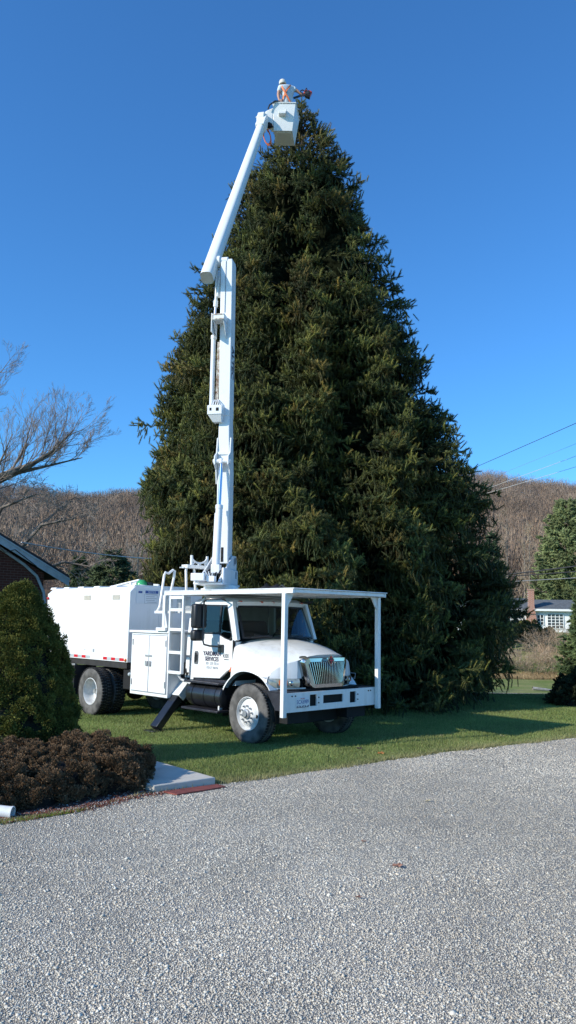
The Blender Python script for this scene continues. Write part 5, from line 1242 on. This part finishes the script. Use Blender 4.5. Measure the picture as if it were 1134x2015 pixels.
def mound(name, label, cat_, parts, c0, c1, seed, dens=150, size=.04, n=70, crad=(.05, .1), foliage_mat=None, dark=(.02, .012, .008), origin=None):
    rng = np.random.default_rng(seed); ctr = []; nr = []; mb = MB()
    for (x, y, rx, ry, h) in parts:
        k = int(dens * (rx * ry + h * (rx + ry) * .6)); d = unit(rng.normal(size=(k, 3))); d[:, 2] = np.abs(d[:, 2]); q = np.power(np.abs(d), .85) * np.sign(d)
        p = q * np.array([rx, ry, h]) * (1 + rng.normal(0, .07, (k, 1))) + np.array([x, y, .02]); ctr.append(p); nr.append(unit(d + np.array([0, 0, .3])))
        prof = [(math.cos(a), math.sin(a)) for a in np.linspace(0, PI / 2 - .02, 7)]; o = len(mb.v); mb.lathe(prof, (0, 0, 0), (0, 0, 1), 20)
        for i in range(o, len(mb.v)):
            v = mb.v[i]; mb.v[i] = (x + v[0] * (rx - .08), y + v[1] * (ry - .08), v[2] * (h - .08) + .01)
    ctr = np.concatenate(ctr); nr = np.concatenate(nr)
    keep = np.ones(len(ctr), bool)
    for (x, y, rx, ry, h) in parts: keep &= ~((((ctr[:, 0] - x) / (rx * .82)) ** 2 + ((ctr[:, 1] - y) / (ry * .82)) ** 2 + (ctr[:, 2] / (h * .82)) ** 2) < 1)
    ctr, nr = ctr[keep], nr[keep]
    o = origin or (parts[0][0], parts[0][1], 0); rad = rng.uniform(*crad, len(ctr))
    V, Fc, C = clumps(ctr, nr, rad, n, size, c0, c1, rng)
    e = empty(name, o); tag(e, label, cat_)
    np_mesh('foliage', rel(V, o), Fc, foliage_mat or attr_mat(name + '_leaf', .75, .3, 4, spec=.15), e, C)
    mb.v = [tuple(p) for p in rel(mb.v, o)]; mb.build('inner_shade_core', mat(name + '_inner', dark, .95, var=.5, scale=14, bump=.5), e, smooth=True)  # solid dark domes added under the leaves to stop light passing through
    return e
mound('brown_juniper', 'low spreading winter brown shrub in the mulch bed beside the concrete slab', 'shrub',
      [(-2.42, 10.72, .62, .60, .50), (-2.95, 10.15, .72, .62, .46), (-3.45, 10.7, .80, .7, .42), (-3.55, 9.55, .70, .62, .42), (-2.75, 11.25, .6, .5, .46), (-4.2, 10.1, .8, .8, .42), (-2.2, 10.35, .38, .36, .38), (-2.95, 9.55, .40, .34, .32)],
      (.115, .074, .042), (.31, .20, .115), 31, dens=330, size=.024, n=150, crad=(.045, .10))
mound('dark_shrub', 'rounded dark shrub in the tree shadow at the right edge of the lawn', 'shrub', [(8.9, 21.9, 1.3, 1.2, .85), (10.6, 22.3, 1.4, 1.3, 1.05), (7.75, 21.7, .5, .6, .38)], (.02, .03, .014), (.05, .055, .025), 32, dens=110, size=.09, n=45, crad=(.10, .2))

# ------------------------------------------------------------------ conifers farther off
def conifer(name, label, x, y, H, R_, c0, c1, seed, base=0.0, dens=1.0, size=.35, group=None, power=.9, droop=-.15, nb0=60):
    rng = np.random.default_rng(seed); z0 = float(gz(x, y)) if abs(y) < 130 else base
    P = []; D = []; C = []
    n = int(nb0 * dens)
    for i in range(n):
        f = (i + rng.random()) / n; z = H * (base + (1 - base) * f) if base else H * (.06 + .93 * f)
        r = R_ * (1 - f) ** power * rng.uniform(.7, 1.12) + .12; az = i * 2.399 + rng.normal() * .3
        dv = np.array([math.cos(az), math.sin(az), 0]); sd_ = np.array([-dv[1], dv[0], 0]); tone = rng.uniform(.7, 1.3); m = rng.random()
        k = int(8 + 22 * r / R_)
        for q in range(k):
            t = .25 + .75 * rng.random() ** .7
            P.append(dv * r * t + sd_ * rng.normal() * r * .17 * (1.25 - t) + np.array([0, 0, z + r * (droop * t * 1.3 + .22 * t ** 4) + rng.normal() * .08 * size / .3]))
            D.append(dv * .8 + sd_ * rng.normal() * .6 + np.array([0, 0, rng.normal() * .3 + .15])); C.append((np.array(c0) * (1 - m) + np.array(c1) * m) * tone * rng.uniform(.8, 1.2))
    P, D, C = np.array(P), np.array(D), np.array(C); S = rng.uniform(.7, 1.3, len(P)) * size
    e = empty(name, (x, y, z0)); tag(e, label, 'tree', group)
    V, Fc, Cc = scatter(TV2, TF2, TS2, P, D, S, C, wid=S * .24, rng=rng); np_mesh('crown', V, Fc, bpy.data.materials.get('far_needles') or attr_mat('far_needles', .7, .2, .6, spec=.2), e, Cc)
    mb = MB(); mb.tube([(0, 0, -.2), (0, 0, H * .4), (0, 0, H * .97)], [R_ * .07, R_ * .045, .02], 8); mb.build('trunk', bark, e, smooth=True)
    return e
conifer('spruce_tree', 'dark green spruce at the right edge beside the white house', 21.0, 54, 7.7, 2.6, (.065, .10, .04), (.135, .175, .065), 41, size=.42, nb0=260, power=.75)
conifer('white_pine', 'tall pale green pine on the hillside above the white house', 31.3, 88, 14.2, 4.4, (.12, .155, .065), (.21, .245, .105), 42, base=.12, size=.62, nb0=230, power=.55, droop=.05)
conifer('white_pine', 'tall broad pine cut by the right edge of the photo', 36.2, 92, 15.8, 5.2, (.10, .135, .058), (.18, .215, .09), 43, base=.12, size=.65, nb0=240, power=.55, droop=.05)
conifer('pine_tree', 'bushy grey green pine behind the chip box next to the big spruce', -9.0, 41, 5.3, 2.4, (.05, .08, .04), (.11, .14, .065), 44, size=.34, nb0=150, power=.6)
conifer('pine_tree', 'small dark pine between the brick house roof and the chip box', -14.6, 56, 5.6, 1.4, (.03, .05, .022), (.06, .085, .035), 45, size=.36, nb0=70, power=.8)
conifer('young_conifer', 'slim dark conifer standing just beyond the right flank of the big spruce', 17.0, 66, 9.8, 2.2, (.04, .065, .035), (.08, .11, .05), 46, size=.32, nb0=110)

# ------------------------------------------------------------------ bare trees and brush
def grow(mb, p, d, ln, r, lev, rng, spread=.55, up=.12, kids=(4, 5, 5), nseg=5, twist=.16, minr=.006, sides=(7, 5, 4, 3, 3)):
    p = np.array(p, float); d = np.array(d, float); d /= np.linalg.norm(d); pts = [p.copy()]; rs = [r]; ds = [d.copy()]
    for i in range(nseg):
        d = d + rng.normal(0, twist, 3) + np.array([0, 0, up]); d /= np.linalg.norm(d); p = p + d * ln / nseg; pts.append(p.copy()); rs.append(max(minr, r * (1 - .8 * (i + 1) / nseg))); ds.append(d.copy())
    mb.tube(pts, rs, sides[min(lev, len(sides) - 1)], cap=False)
    if lev >= len(kids): return
    for k in range(kids[lev]):
        t = .22 + .78 * (k + rng.random()) / kids[lev]; i = min(nseg - 1, int(t * nseg)); f = t * nseg - i; q = pts[i] * (1 - f) + pts[i + 1] * f
        a = ds[i]; b = rng.normal(size=3); b -= a * b.dot(a); b /= np.linalg.norm(b)
        grow(mb, q, a * .8 + b * spread * rng.uniform(.7, 1.4), ln * rng.uniform(.38, .62) * (1.15 - .45 * t), max(minr, rs[i] * .48), lev + 1, rng, spread, up, kids, max(3, nseg - 1), twist, minr, sides)
twig = mat('twig_grey', (.24, .19, .155), .9, var=.3, c2=(.38, .31, .25), scale=1.2); limb = mat('limb_bark', (.14, .115, .095), .9, var=.4, c2=(.30, .25, .20), scale=4, bump=.4)
def bare_tree(name, label, loc, limbs, seed, group=None, twigm=twig, **k):
    rng = np.random.default_rng(seed); e = empty(name, loc); tag(e, label, 'tree', group); tr = MB(); tw = MB()
    for (pts, rs, nk, ln) in limbs:
        tr.tube(pts, rs, 9, cap=False)
        if nk:
            P = np.array(pts, float)
            for i in range(nk):
                t = (i + rng.random()) / nk * (len(P) - 1); j = min(len(P) - 2, int(t)); q = P[j] + (P[j + 1] - P[j]) * (t - j); a = (P[j + 1] - P[j]) / np.linalg.norm(P[j + 1] - P[j]); b = rng.normal(size=3); b[2] = abs(b[2]) * k.get('bias', .9); b -= a * b.dot(a); b /= np.linalg.norm(b)
                kk = {x_: v for x_, v in k.items() if x_ != 'bias'}
                grow(tw, q, a * .75 + b * .7, ln * rng.uniform(.6, 1.15) * (1.1 - .4 * t / (len(P) - 1)), rs[j] * .30, 0, rng, **kk)
    tr.build('trunk', limb, e, smooth=True, recalc=False); tw.build('twigs', twigm, e, recalc=False)
    return e
# big maple: its trunk stands out of the frame on the left, one long limb reaches in
bare_tree('bare_maple', 'large bare tree reaching in from the left above the brick house roof', (-15.5, 32, 0), [
    ([(0, 0, 0), (.1, 0, 3), (.3, 0, 6)], [.42, .36, .30], 0, 0),
    ([(.3, 0, 5.4), (1.9, 0, 6.4), (3.7, 0, 7.75), (5.0, 0, 8.3), (5.8, .1, 8.9), (6.6, .1, 9.8)], [.24, .20, .16, .10, .06, .02], 24, 2.6),
    ([(2.8, 0, 7.1), (4.4, .1, 7.95), (5.6, .3, 8.3), (6.9, .5, 8.7)], [.12, .09, .05, .02], 13, 2.0),
    ([(.3, 0, 5.8), (1.4, .3, 8.6), (2.2, .5, 10.6), (2.8, .5, 12.0)], [.20, .14, .08, .03], 13, 2.4),
    ([(.2, 0, 5.8), (-.6, .3, 9), (-1.5, .4, 12.6)], [.22, .14, .05], 7, 3.0)], 51, kids=(6, 6, 5), up=.12, spread=.45, minr=.0034, twist=.08)
bare_tree('bare_tree', 'bare tree with arching drooping twigs just behind the brick house roof', (-12.6, 33, 0), [
    ([(0, 0, 0), (.1, 0, 2.2)], [.25, .2], 0, 0),
    ([(.1, 0, 2.0), (.9, 0, 4.2), (2.3, 0, 5.9), (3.6, 0, 6.2)], [.16, .11, .07, .03], 14, 2.2),
    ([(.1, 0, 2.0), (-.3, 0, 4.6), (.6, 0, 6.6), (2.0, 0, 7.2)], [.16, .11, .07, .03], 14, 2.2),
    ([(.1, 0, 2.0), (1.4, .3, 3.6), (3.2, .3, 4.4), (4.4, .3, 4.2)], [.14, .1, .06, .03], 12, 1.9)], 52, kids=(5, 5, 3), up=-.06, spread=.75, minr=.007, bias=.5)
twb = mat('twig_brown', (.30, .215, .14), .9, var=.3, c2=(.46, .35, .24), scale=.8); twr = mat('twig_red_brown', (.33, .21, .13), .9, var=.3, c2=(.47, .32, .20), scale=.8)
def brush(label, x, y, H, w, seed, m_, n=46, group='bare brush beyond the lawn', name='bare_shrub'):
    rng = np.random.default_rng(seed); e = empty(name, (x, y, float(gz(x, y)) - .05)); tag(e, label, 'shrub', group); mb = MB()
    for i in range(n):
        a = rng.random() * 6.28; rr = w * rng.random() ** .6; dv = np.array([math.cos(a) * rng.uniform(.2, .8), math.sin(a) * rng.uniform(.2, .8), 1])
        grow(mb, (math.cos(a) * rr * .6, math.sin(a) * rr * .6, 0), dv, H * rng.uniform(.6, 1.0), .016, 0, rng, kids=(6, 4), spread=.7, up=-.02, nseg=4, twist=.2, minr=.006, sides=(4, 3, 3))
    mb.build('twigs', m_, e, recalc=False); return e
brush('bare grey brown bush just right of the big spruce at the lawn edge', 18.0, 59, 2.0, 2.6, 61, twb, 60)
brush('bare brown bush in the middle of the brush beyond the lawn', 21.0, 61, 2.0, 2.6, 62, twr, 60)
brush('bare rusty brown bush at the foot of the dark green spruce on the right', 22.3, 57.5, 1.9, 2.0, 63, twr, 50)
brush('pale bare bush behind the other brush, just below the white house', 21.3, 66, 2.1, 2.6, 64, twb, 60)
brush('bare bush half hidden behind the right flank of the big spruce', 15.2, 60, 2.1, 2.2, 66, twb, 50)
mound('house_shrub', 'yellow green shrub in front of the white house beside the brick chimney', 'shrub', [(21.0, 70, 1.5, 1.2, 2.2), (22.6, 70.5, 1.2, 1.0, 1.6)], (.07, .085, .03), (.16, .15, .055), 67, dens=26, size=.22, n=36, crad=(.2, .38), origin=(21.0, 70, 1.0))
for o in bpy.data.objects:
    if o.name.startswith('house_shrub'): o.location.z = float(gz(21, 70)) - .05
# round crowned bare tree on the right above the house, pale trunks on the hillside foot
bare_tree('bare_tree', 'round crowned russet bare tree right of the white house chimney between the pines', (31.0, 72, 2.0), [
    ([(0, 0, 0), (0, 0, 3.2)], [.3, .22], 0, 0), ([(0, 0, 3), (-1.6, 0, 5.6), (-2.6, 0, 7.4)], [.18, .1, .04], 12, 3.4), ([(0, 0, 3), (.3, 0, 6), (.6, 0, 8.8)], [.18, .1, .04], 12, 3.4), ([(0, 0, 3), (1.8, 0, 5.4), (3, 0, 7)], [.16, .1, .04], 8, 3.0)], 53, twigm=twr, kids=(6, 5, 3), up=.05, spread=.65, minr=.014)
for i in range(9):
    x = 26.5 + i * 1.9 + RNG.normal() * .5; y = 100 + RNG.random() * 14
    bare_tree('bare_tree', 'slim pale bare trunk among the row at the foot of the hill behind the pines', (x, y, float(gz(x, y))), [([(0, 0, 0), (.1, 0, 5), (.2, 0, 11 + RNG.random() * 3)], [.16, .12, .03], 16, 2.6)], 70 + i, group='slim bare trunks at the foot of the hill', twigm=twb, kids=(5, 3), up=.12, spread=.6, minr=.018)
for i in range(5):
    x = -19 + i * 2.3 + RNG.normal() * .5; y = 72 + RNG.random() * 14
    bare_tree('bare_tree', 'slim grey bare tree in the row behind the brick house and the chip box', (x, y, float(gz(x, y))), [([(0, 0, 0), (.1, 0, 4), (.2, 0, 7 + RNG.random() * 2)], [.16, .1, .03], 16, 2.4)], 85 + i, group='slim bare trees behind the chip box', twigm=twig, kids=(5, 4), up=.08, spread=.6, minr=.014)
# dry tan grass and a fallen limb beyond the lawn
k = 16000; x = RNG.uniform(14, 32, k); y = 53.5 + .15 * (x - 14) + RNG.uniform(0, 4.5, k); V, Fc, C = scatter(BV, BF, BS, np.stack([x, y, gz(x, y)], 1), RNG.normal(0, .4, (k, 3)) + np.array([0, 0, 1]), RNG.uniform(.12, .32, k), np.array([.42, .30, .16])[None] * RNG.uniform(.5, 1.2, (k, 1)), wid=RNG.uniform(.02, .035, k))
o = np_mesh('dry_grass', V, Fc, attr_mat('straw', .85, .25, .5), col=C); tag(o, 'tan dry grass along the far edge of the lawn', 'dry grass', kind='stuff')
mb = MB(); rng = np.random.default_rng(9); grow(mb, (13.6, 44.5, float(gz(13.6, 44.5)) + .15), (1, .1, .2), 4.0, .09, 0, rng, kids=(5, 4), up=-.01, spread=.6, minr=.012)
world_obj('fallen_branch', mb, mat('bleached_wood', (.42, .38, .33), .85, var=.25), 'bleached fallen branch lying on the far lawn beside the spruce', 'branch')

# ------------------------------------------------------------------ hill and its forest
def hill_z(x, y):
    x = np.asarray(x, float); y = np.asarray(y, float)
    t = np.clip((y - 118) / 400, 0, 1.0); ridge = 80 + 7 * np.clip(x / 160, -1, 1.4) + 5 * np.sin(x * .021 + .6) + 2.5 * np.sin(x * .06)
    h = 2.4 + ridge * (t ** 1.25) * (1.18 - .18 * t); over = np.clip((y - 518) / 200, 0, 1)
    return h - 30 * over ** 2 + 1.8 * np.sin(x * .05 + y * .03) * t
xs = np.linspace(-420, 420, 85); ys = np.linspace(112, 700, 60); X, Y = np.meshgrid(xs, ys); V = np.stack([X, Y, hill_z(X, Y)], -1).reshape(-1, 3); I = np.arange(X.size).reshape(X.shape); Fq = np.stack([I[:-1, :-1], I[:-1, 1:], I[1:, 1:], I[1:, :-1]], -1).reshape(-1, 4)
o = np_mesh('hill', V, Fq, mat('leaf_litter', (.13, .09, .06), .95, var=.3, c2=(.22, .15, .10), scale=.06, detail=8), smooth=True); o['kind'] = 'structure'
rng = np.random.default_rng(77)
k = 8500; y = 122 + 440 * rng.random(k) ** .85; x = (rng.random(k) * 2 - 1) * (.45 * y + 30); z = hill_z(x, y)
# template: fine twigs spread through an egg-shaped crown over a thin trunk
tv = []; tf = []; ts = []
for i in range(210):
    d = rng.normal(size=3); d /= np.linalg.norm(d); rr = rng.random() ** .45
    b = np.array([0, 0, .62]) + d * rr * np.array([.34, .34, .36]); g_ = d * .5 + np.array([0, 0, .8]) + rng.normal(0, .35, 3); g_ = g_ / np.linalg.norm(g_) * rng.uniform(.05, .13); s_ = np.cross(g_, rng.normal(size=3)); s_ = s_ / (np.linalg.norm(s_) + 1e-9) * .0065
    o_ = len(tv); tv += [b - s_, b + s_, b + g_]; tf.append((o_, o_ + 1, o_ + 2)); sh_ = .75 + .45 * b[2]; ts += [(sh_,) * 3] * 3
o_ = len(tv); tv += [np.array([-.012, 0, 0]), np.array([.012, 0, 0]), np.array([0, 0, .8])]; tf.append((o_, o_ + 1, o_ + 2)); ts += [(.95,) * 3] * 3
S = rng.uniform(8, 14, k); m = np.clip(rng.random(k) * .75 + .25 * (.5 + .5 * np.sin(x * .045 + 1.3) * np.sin(y * .05 + x * .02)), 0, 1); pal = np.array([(.205, .142, .10), (.25, .178, .122), (.168, .124, .096), (.30, .18, .10), (.42, .16, .07)]); pi_ = np.searchsorted(np.cumsum([.34, .3, .22, .115, .025]), m).clip(0, 4)
C = pal[pi_] * rng.uniform(.75, 1.25, (k, 1)); C = C * (1 - .25 * (y / 560))[:, None] + np.array([.25, .22, .205]) * (.25 * y / 560)[:, None]  # distance haze mixed into the tree colours
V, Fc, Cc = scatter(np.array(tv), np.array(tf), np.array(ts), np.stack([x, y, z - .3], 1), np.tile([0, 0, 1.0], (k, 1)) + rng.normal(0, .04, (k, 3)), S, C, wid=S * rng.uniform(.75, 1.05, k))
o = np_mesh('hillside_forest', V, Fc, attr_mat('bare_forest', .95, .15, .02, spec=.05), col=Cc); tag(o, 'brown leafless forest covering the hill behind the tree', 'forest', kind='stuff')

# ------------------------------------------------------------------ brick house on the left
hs = empty('brick_house', (-7.3, 24.5, 0)); tag(hs, 'dark brick house with blue grey gable trim at the left edge', 'house')
t_ = Vector((.72, .694, 0)); nr_ = Vector((.694, -.72, 0))     # along the gable wall; out of it
E0 = Vector((-7.0, 24.6, 0))                                 # eave corner of the roof edge
def HP(s, z, o=0.0): p = E0 + t_ * s + nr_ * o; return Vector((p.x + 7.3, p.y - 24.5, z))
brick, nt, b_ = new_mat('dark_brick'); tc = N(nt, 'ShaderNodeTexCoord'); mp = N(nt, 'ShaderNodeMapping'); mp.inputs['Rotation'].default_value = (R(90), 0, 0)
ax_ = N(nt, 'ShaderNodeSeparateXYZ'); cb = N(nt, 'ShaderNodeCombineXYZ'); dt = N(nt, 'ShaderNodeVectorMath', operation='DOT_PRODUCT'); dt.inputs[1].default_value = tuple(t_)
nt.links.new(tc.outputs['Object'], ax_.inputs[0]); nt.links.new(tc.outputs['Object'], dt.inputs[0]); nt.links.new(dt.outputs['Value'], cb.inputs[0]); nt.links.new(ax_.outputs['Z'], cb.inputs[1])
bt = N(nt, 'ShaderNodeTexBrick'); bt.inputs['Scale'].default_value = 1; bt.inputs['Brick Width'].default_value = .22; bt.inputs['Row Height'].default_value = .075; bt.inputs['Mortar Size'].default_value = .006
bt.inputs['Color1'].default_value = (.115, .036, .025, 1); bt.inputs['Color2'].default_value = (.085, .028, .021, 1); bt.inputs['Mortar'].default_value = (.16, .12, .10, 1); nt.links.new(cb.outputs[0], bt.inputs['Vector']); nt.links.new(bt.outputs['Color'], b_.inputs['Base Color']); b_.inputs['Roughness'].default_value = .9
SL = .50                                                     # roof pitch
ze = 3.34; Wd = 9.0
wall = MB(); wall.prism([HP(-.55, 0), HP(-.55, ze + .55 * SL - .18), HP(-Wd / 2, ze + Wd / 2 * SL - .18), HP(-Wd + .55, ze + .55 * SL - .18), HP(-Wd + .55, 0)], -nr_ * 11); wall.build('wall', brick, hs)
rf = MB()
for (a, b2) in ((0.12, -Wd / 2), (-Wd / 2, -Wd - .12)):
    za = ze - .06 if a > 0 else ze + Wd / 2 * SL; zb = ze + Wd / 2 * SL if a > 0 else ze - .06
    rf.prism([HP(a, za, .35), HP(b2, zb, .35), HP(b2, zb + .10, .35), HP(a, za + .10, .35)], -nr_ * 11.7)
roof = rf.build('roof', mat('roof_shingle', (.05, .05, .052), .9, var=.3, scale=8, bump=.4), hs)
fb = MB(); fb.prism([HP(.10, ze - .28, .352), HP(.10, ze - .055, .352), HP(-Wd / 2, ze + Wd / 2 * SL + .0, .352), HP(-Wd / 2, ze + Wd / 2 * SL - .235, .352)], nr_ * .03); fb.prism([HP(.11, ze - .10, .384), HP(.11, ze - .05, .384), HP(-Wd / 2, ze + Wd / 2 * SL + .0, .384), HP(-Wd / 2, ze + Wd / 2 * SL - .05, .384)], nr_ * .03)
tm = mat('blue_grey_trim', (.42, .52, .58), .6, var=.12); fb.build('rake_board', tm, hs)
sf = MB(); sf.prism([HP(.08, ze - .13, .35), HP(-Wd / 2, ze + Wd / 2 * SL - .085, .35), HP(-Wd / 2, ze + Wd / 2 * SL - .10, .35), HP(.08, ze - .145, .35)], -nr_ * .345); sf.build('soffit', mat('soffit_dark', (.09, .10, .105), .8), hs)
dpp = MB(); dpp.tube([HP(-2.65, 4.45, .10), HP(-1.95, 4.05, .09), HP(-1.25, 3.66, .08), HP(-.82, 3.33, .08), HP(-.56, 2.85, .08), HP(-.48, 2.3, .08), HP(-.48, .1, .08)], .045, 8); dpp.build('drain_tube', tm, hs, smooth=True)
cw_ = MB(); cw_.tube([HP(-2.2, 4.1, .40), HP(-2.0, 3.95, .40), HP(-1.85, 4.0, .40), HP(-1.7, 4.05, .40), HP(-1.0, 3.6, .40)], .012, 5); cw_.tube([HP(-2.75, 3.85, .05), HP(-2.65, 3.7, .05), HP(-2.5, 3.78, .05)], .03, 5); cw_.build('cable_loop', M['black'], hs)
ch_ = MB(); cxx = HP(-2.95, 0, 0.55); ch_.bounds(cxx.x - .85, cxx.x + .14, cxx.y - .40, cxx.y + .40, 0, 6.1); ch_.bounds(cxx.x - .9, cxx.x + .19, cxx.y - .45, cxx.y + .45, 5.95, 6.05); ch_.build('chimney', brick, hs)
wn = MB(); wn.bounds(0, .01, 0, .01, 0, .01)

# ------------------------------------------------------------------ white house far right
h0 = (21.5, 78, float(gz(21.5, 78))); wh = empty('white_house', h0, -R(12)); tag(wh, 'small white house with grey roof and brick chimney far away at the right', 'house')
ww = mat('white_siding', (.84, .84, .81), .7, var=.04); gr_ = mat('grey_shingle', (.115, .125, .13), .9, var=.25, scale=4)
mb = MB(); mb.bounds(-10, 1.9, 0, 6.5, 0, 2.15); mb.bounds(2.35, 6.2, -.6, 5, 0, 2.2); mb.build('wall', ww, wh)
rf = MB(); rf.prism([(-10.2, -.5, 2.12), (-10.2, 3.2, 3.3), (-10.2, 7, 2.12)], (12.3, 0, 0)); rf.prism([(2.45, -1.1, 2.17), (2.45, 2.2, 3.15), (2.45, 5.4, 2.17)], (4.0, 0, 0)); rf.build('roof', gr_, wh)
fb = MB(); fb.bounds(-10.2, 2.08, -.56, -.50, 1.95, 2.13); fb.bounds(2.45, 6.45, -1.16, -1.10, 1.98, 2.18); fb.build('fascia', ww, wh)
cb_, nt, b_ = new_mat('orange_brick'); tc = N(nt, 'ShaderNodeTexCoord'); bt = N(nt, 'ShaderNodeTexBrick'); bt.inputs['Scale'].default_value = 1; bt.inputs['Brick Width'].default_value = .3; bt.inputs['Row Height'].default_value = .1; bt.inputs['Color1'].default_value = (.42, .13, .06, 1); bt.inputs['Color2'].default_value = (.33, .10, .05, 1); bt.inputs['Mortar'].default_value = (.4, .33, .28, 1); mp = N(nt, 'ShaderNodeMapping'); mp.inputs['Rotation'].default_value = (R(90), 0, 0); nt.links.new(tc.outputs['Object'], mp.inputs[0]); nt.links.new(mp.outputs[0], bt.inputs['Vector']); nt.links.new(bt.outputs['Color'], b_.inputs['Base Color']); b_.inputs['Roughness'].default_value = .9
mb = MB(); mb.bounds(1.95, 2.5, -1.0, -.2, 0, 3.95); mb.bounds(1.9, 2.55, -1.05, -.15, 3.951, 4.05); mb.hexa([(1.6, -1.05, 0), (2.85, -1.05, 0), (2.85, -.15, 0), (1.6, -.15, 0)], [(1.97, -1.02, 2.6), (2.48, -1.02, 2.6), (2.48, -.18, 2.6), (1.97, -.18, 2.6)]); mb.build('chimney', cb_, wh)
gl = mat('far_window_glass', (.05, .06, .07), .1, var=.4)
for (x0, x1, z0, z1, nx_, nz_) in ((2.75, 3.35, .65, 1.62, 2, 3), (3.7, 5.15, .35, 1.72, 4, 5), (-1.0, .2, .7, 1.6, 3, 3), (-4, -2.8, .7, 1.6, 3, 3)):
    yb = -.6 if x0 > 2 else 0
    f = MB()
    for i in range(nx_ + 1):
        xx = x0 + (x1 - x0) * i / nx_; f.bounds(xx - .03, xx + .03, yb - .08, yb - .02, z0, z1)
    for i in range(nz_ + 1):
        zz = z0 + (z1 - z0) * i / nz_; f.bounds(x0 - .03, x1 + .03, yb - .085, yb - .025, zz - .025, zz + .025)
    w_ = f.build('window', ww, wh); f = MB(); f.bounds(x0, x1, yb - .018, yb - .004, z0, z1); f.build('pane', gl, w_)

# ------------------------------------------------------------------ overhead lines
def wire(a, b, sag, r, m_, label, ext=0.0):
    a = Vector(a); b = Vector(b); mb = MB(); mb.tube([a.lerp(b, i / 24) - Vector((0, 0, sag * 4 * (i / 24) * (1 - i / 24))) for i in range(25)], r, 5)
    return world_obj('power_line', mb, m_, label, 'power line', group='overhead lines')
wd = mat('wire_dark', (.03, .03, .032), .6); wl = mat('wire_bright', (.62, .62, .60), .5); wg = mat('wire_grey', (.22, .23, .24), .5)
def ray_wire(p0, p1, r, m_, label, e0=1.2, e1=1.0, sag=.05):
    p0 = Vector(p0); p1 = Vector(p1); d = p1 - p0; return wire(p0 - d * e0, p1 + d * e1, sag, r, m_, label)
ray_wire((9.55, 40, 10.08), (11.11, 30, 9.92), .013, wd, 'highest dark overhead line crossing the sky at the right')
ray_wire((9.7, 40, 9.28), (11.07, 30, 9.10), .005, wg, 'faint thin line just below the highest overhead line')
ray_wire((10.05, 40, 8.95), (11.07, 30, 8.62), .009, wl, 'upper of the two pale overhead lines crossing the hill at the right')
ray_wire((10.05, 40, 8.72), (11.06, 30, 8.20), .009, wl, 'lower of the two pale overhead lines crossing the hill at the right')
ray_wire((11.38, 40, 4.66), (14.0, 38.5, 4.98), .035, wd, 'thick black cable in front of the pines at the right, above the thinner one')
ray_wire((11.38, 40, 4.55), (14.0, 38.5, 4.72), .026, wd, 'black cable running just under the thick black cable at the right')
ray_wire((11.38, 40, 4.28), (14.0, 38.5, 4.42), .018, wg, 'grey cable lowest of the bundle in front of the pines at the right')
wire((-7.97, 23.7, 4.32), (-4.0, 33, 4.55), .14, .022, wl, 'pale service cable running from the brick house roof edge toward the big spruce')

# ------------------------------------------------------------------ light, sky, camera
SAZ = math.atan2(-.876, -.48); SEL = R(28)                     # sun: from the left, a little behind the camera
sv_ = Vector((math.sin(SAZ) * math.cos(SEL), math.cos(SAZ) * math.cos(SEL), math.sin(SEL)))
ld = bpy.data.lights.new('sun', 'SUN'); ld.energy = 5.0; ld.angle = R(.53); ld.color = (1.0, .94, .83)
lo = bpy.data.objects.new('sun', ld); COL.objects.link(lo); lo.rotation_euler = sv_.to_track_quat('Z', 'Y').to_euler()
w = bpy.data.worlds.new('World'); sc.world = w; w.use_nodes = True; nt = w.node_tree; bg = nt.nodes['Background']
sk = nt.nodes.new('ShaderNodeTexSky'); sk.sky_type = 'NISHITA'; sk.sun_disc = False; sk.sun_elevation = SEL; sk.sun_rotation = SAZ; sk.altitude = 150; sk.air_density = 1.0; sk.dust_density = .35; sk.ozone_density = 2.2
tn = nt.nodes.new('ShaderNodeMix'); tn.data_type = 'RGBA'; tn.blend_type = 'MULTIPLY'; tn.inputs[0].default_value = 1; tn.inputs[7].default_value = (.53, 1.20, 1.82, 1)   # clear autumn blue
nt.links.new(sk.outputs[0], tn.inputs[6]); nt.links.new(tn.outputs[2], bg.inputs[0]); bg.inputs[1].default_value = .124
sc.view_settings.view_transform = 'Standard'; sc.view_settings.look = 'None'; sc.view_settings.exposure = 0; sc.view_settings.gamma = 1
cd = bpy.data.cameras.new('camera'); co = bpy.data.objects.new('camera', cd); COL.objects.link(co); sc.camera = co
cd.sensor_fit = 'VERTICAL'; cd.sensor_height = 36; cd.sensor_width = 36; cd.lens = 1562.6 / 2015 * 36; cd.clip_start = .1; cd.clip_end = 3000
co.matrix_world = Matrix.Translation((0, 0, 2.1613)) @ Matrix.Rotation(R(90) + .1343, 4, 'X') @ Matrix.Rotation(.0163, 4, 'Z')
sc.cycles.max_bounces = 6; sc.cycles.diffuse_bounces = 3; sc.cycles.transparent_max_bounces = 12
try: sc.cycles.use_denoising = True
except Exception: pass
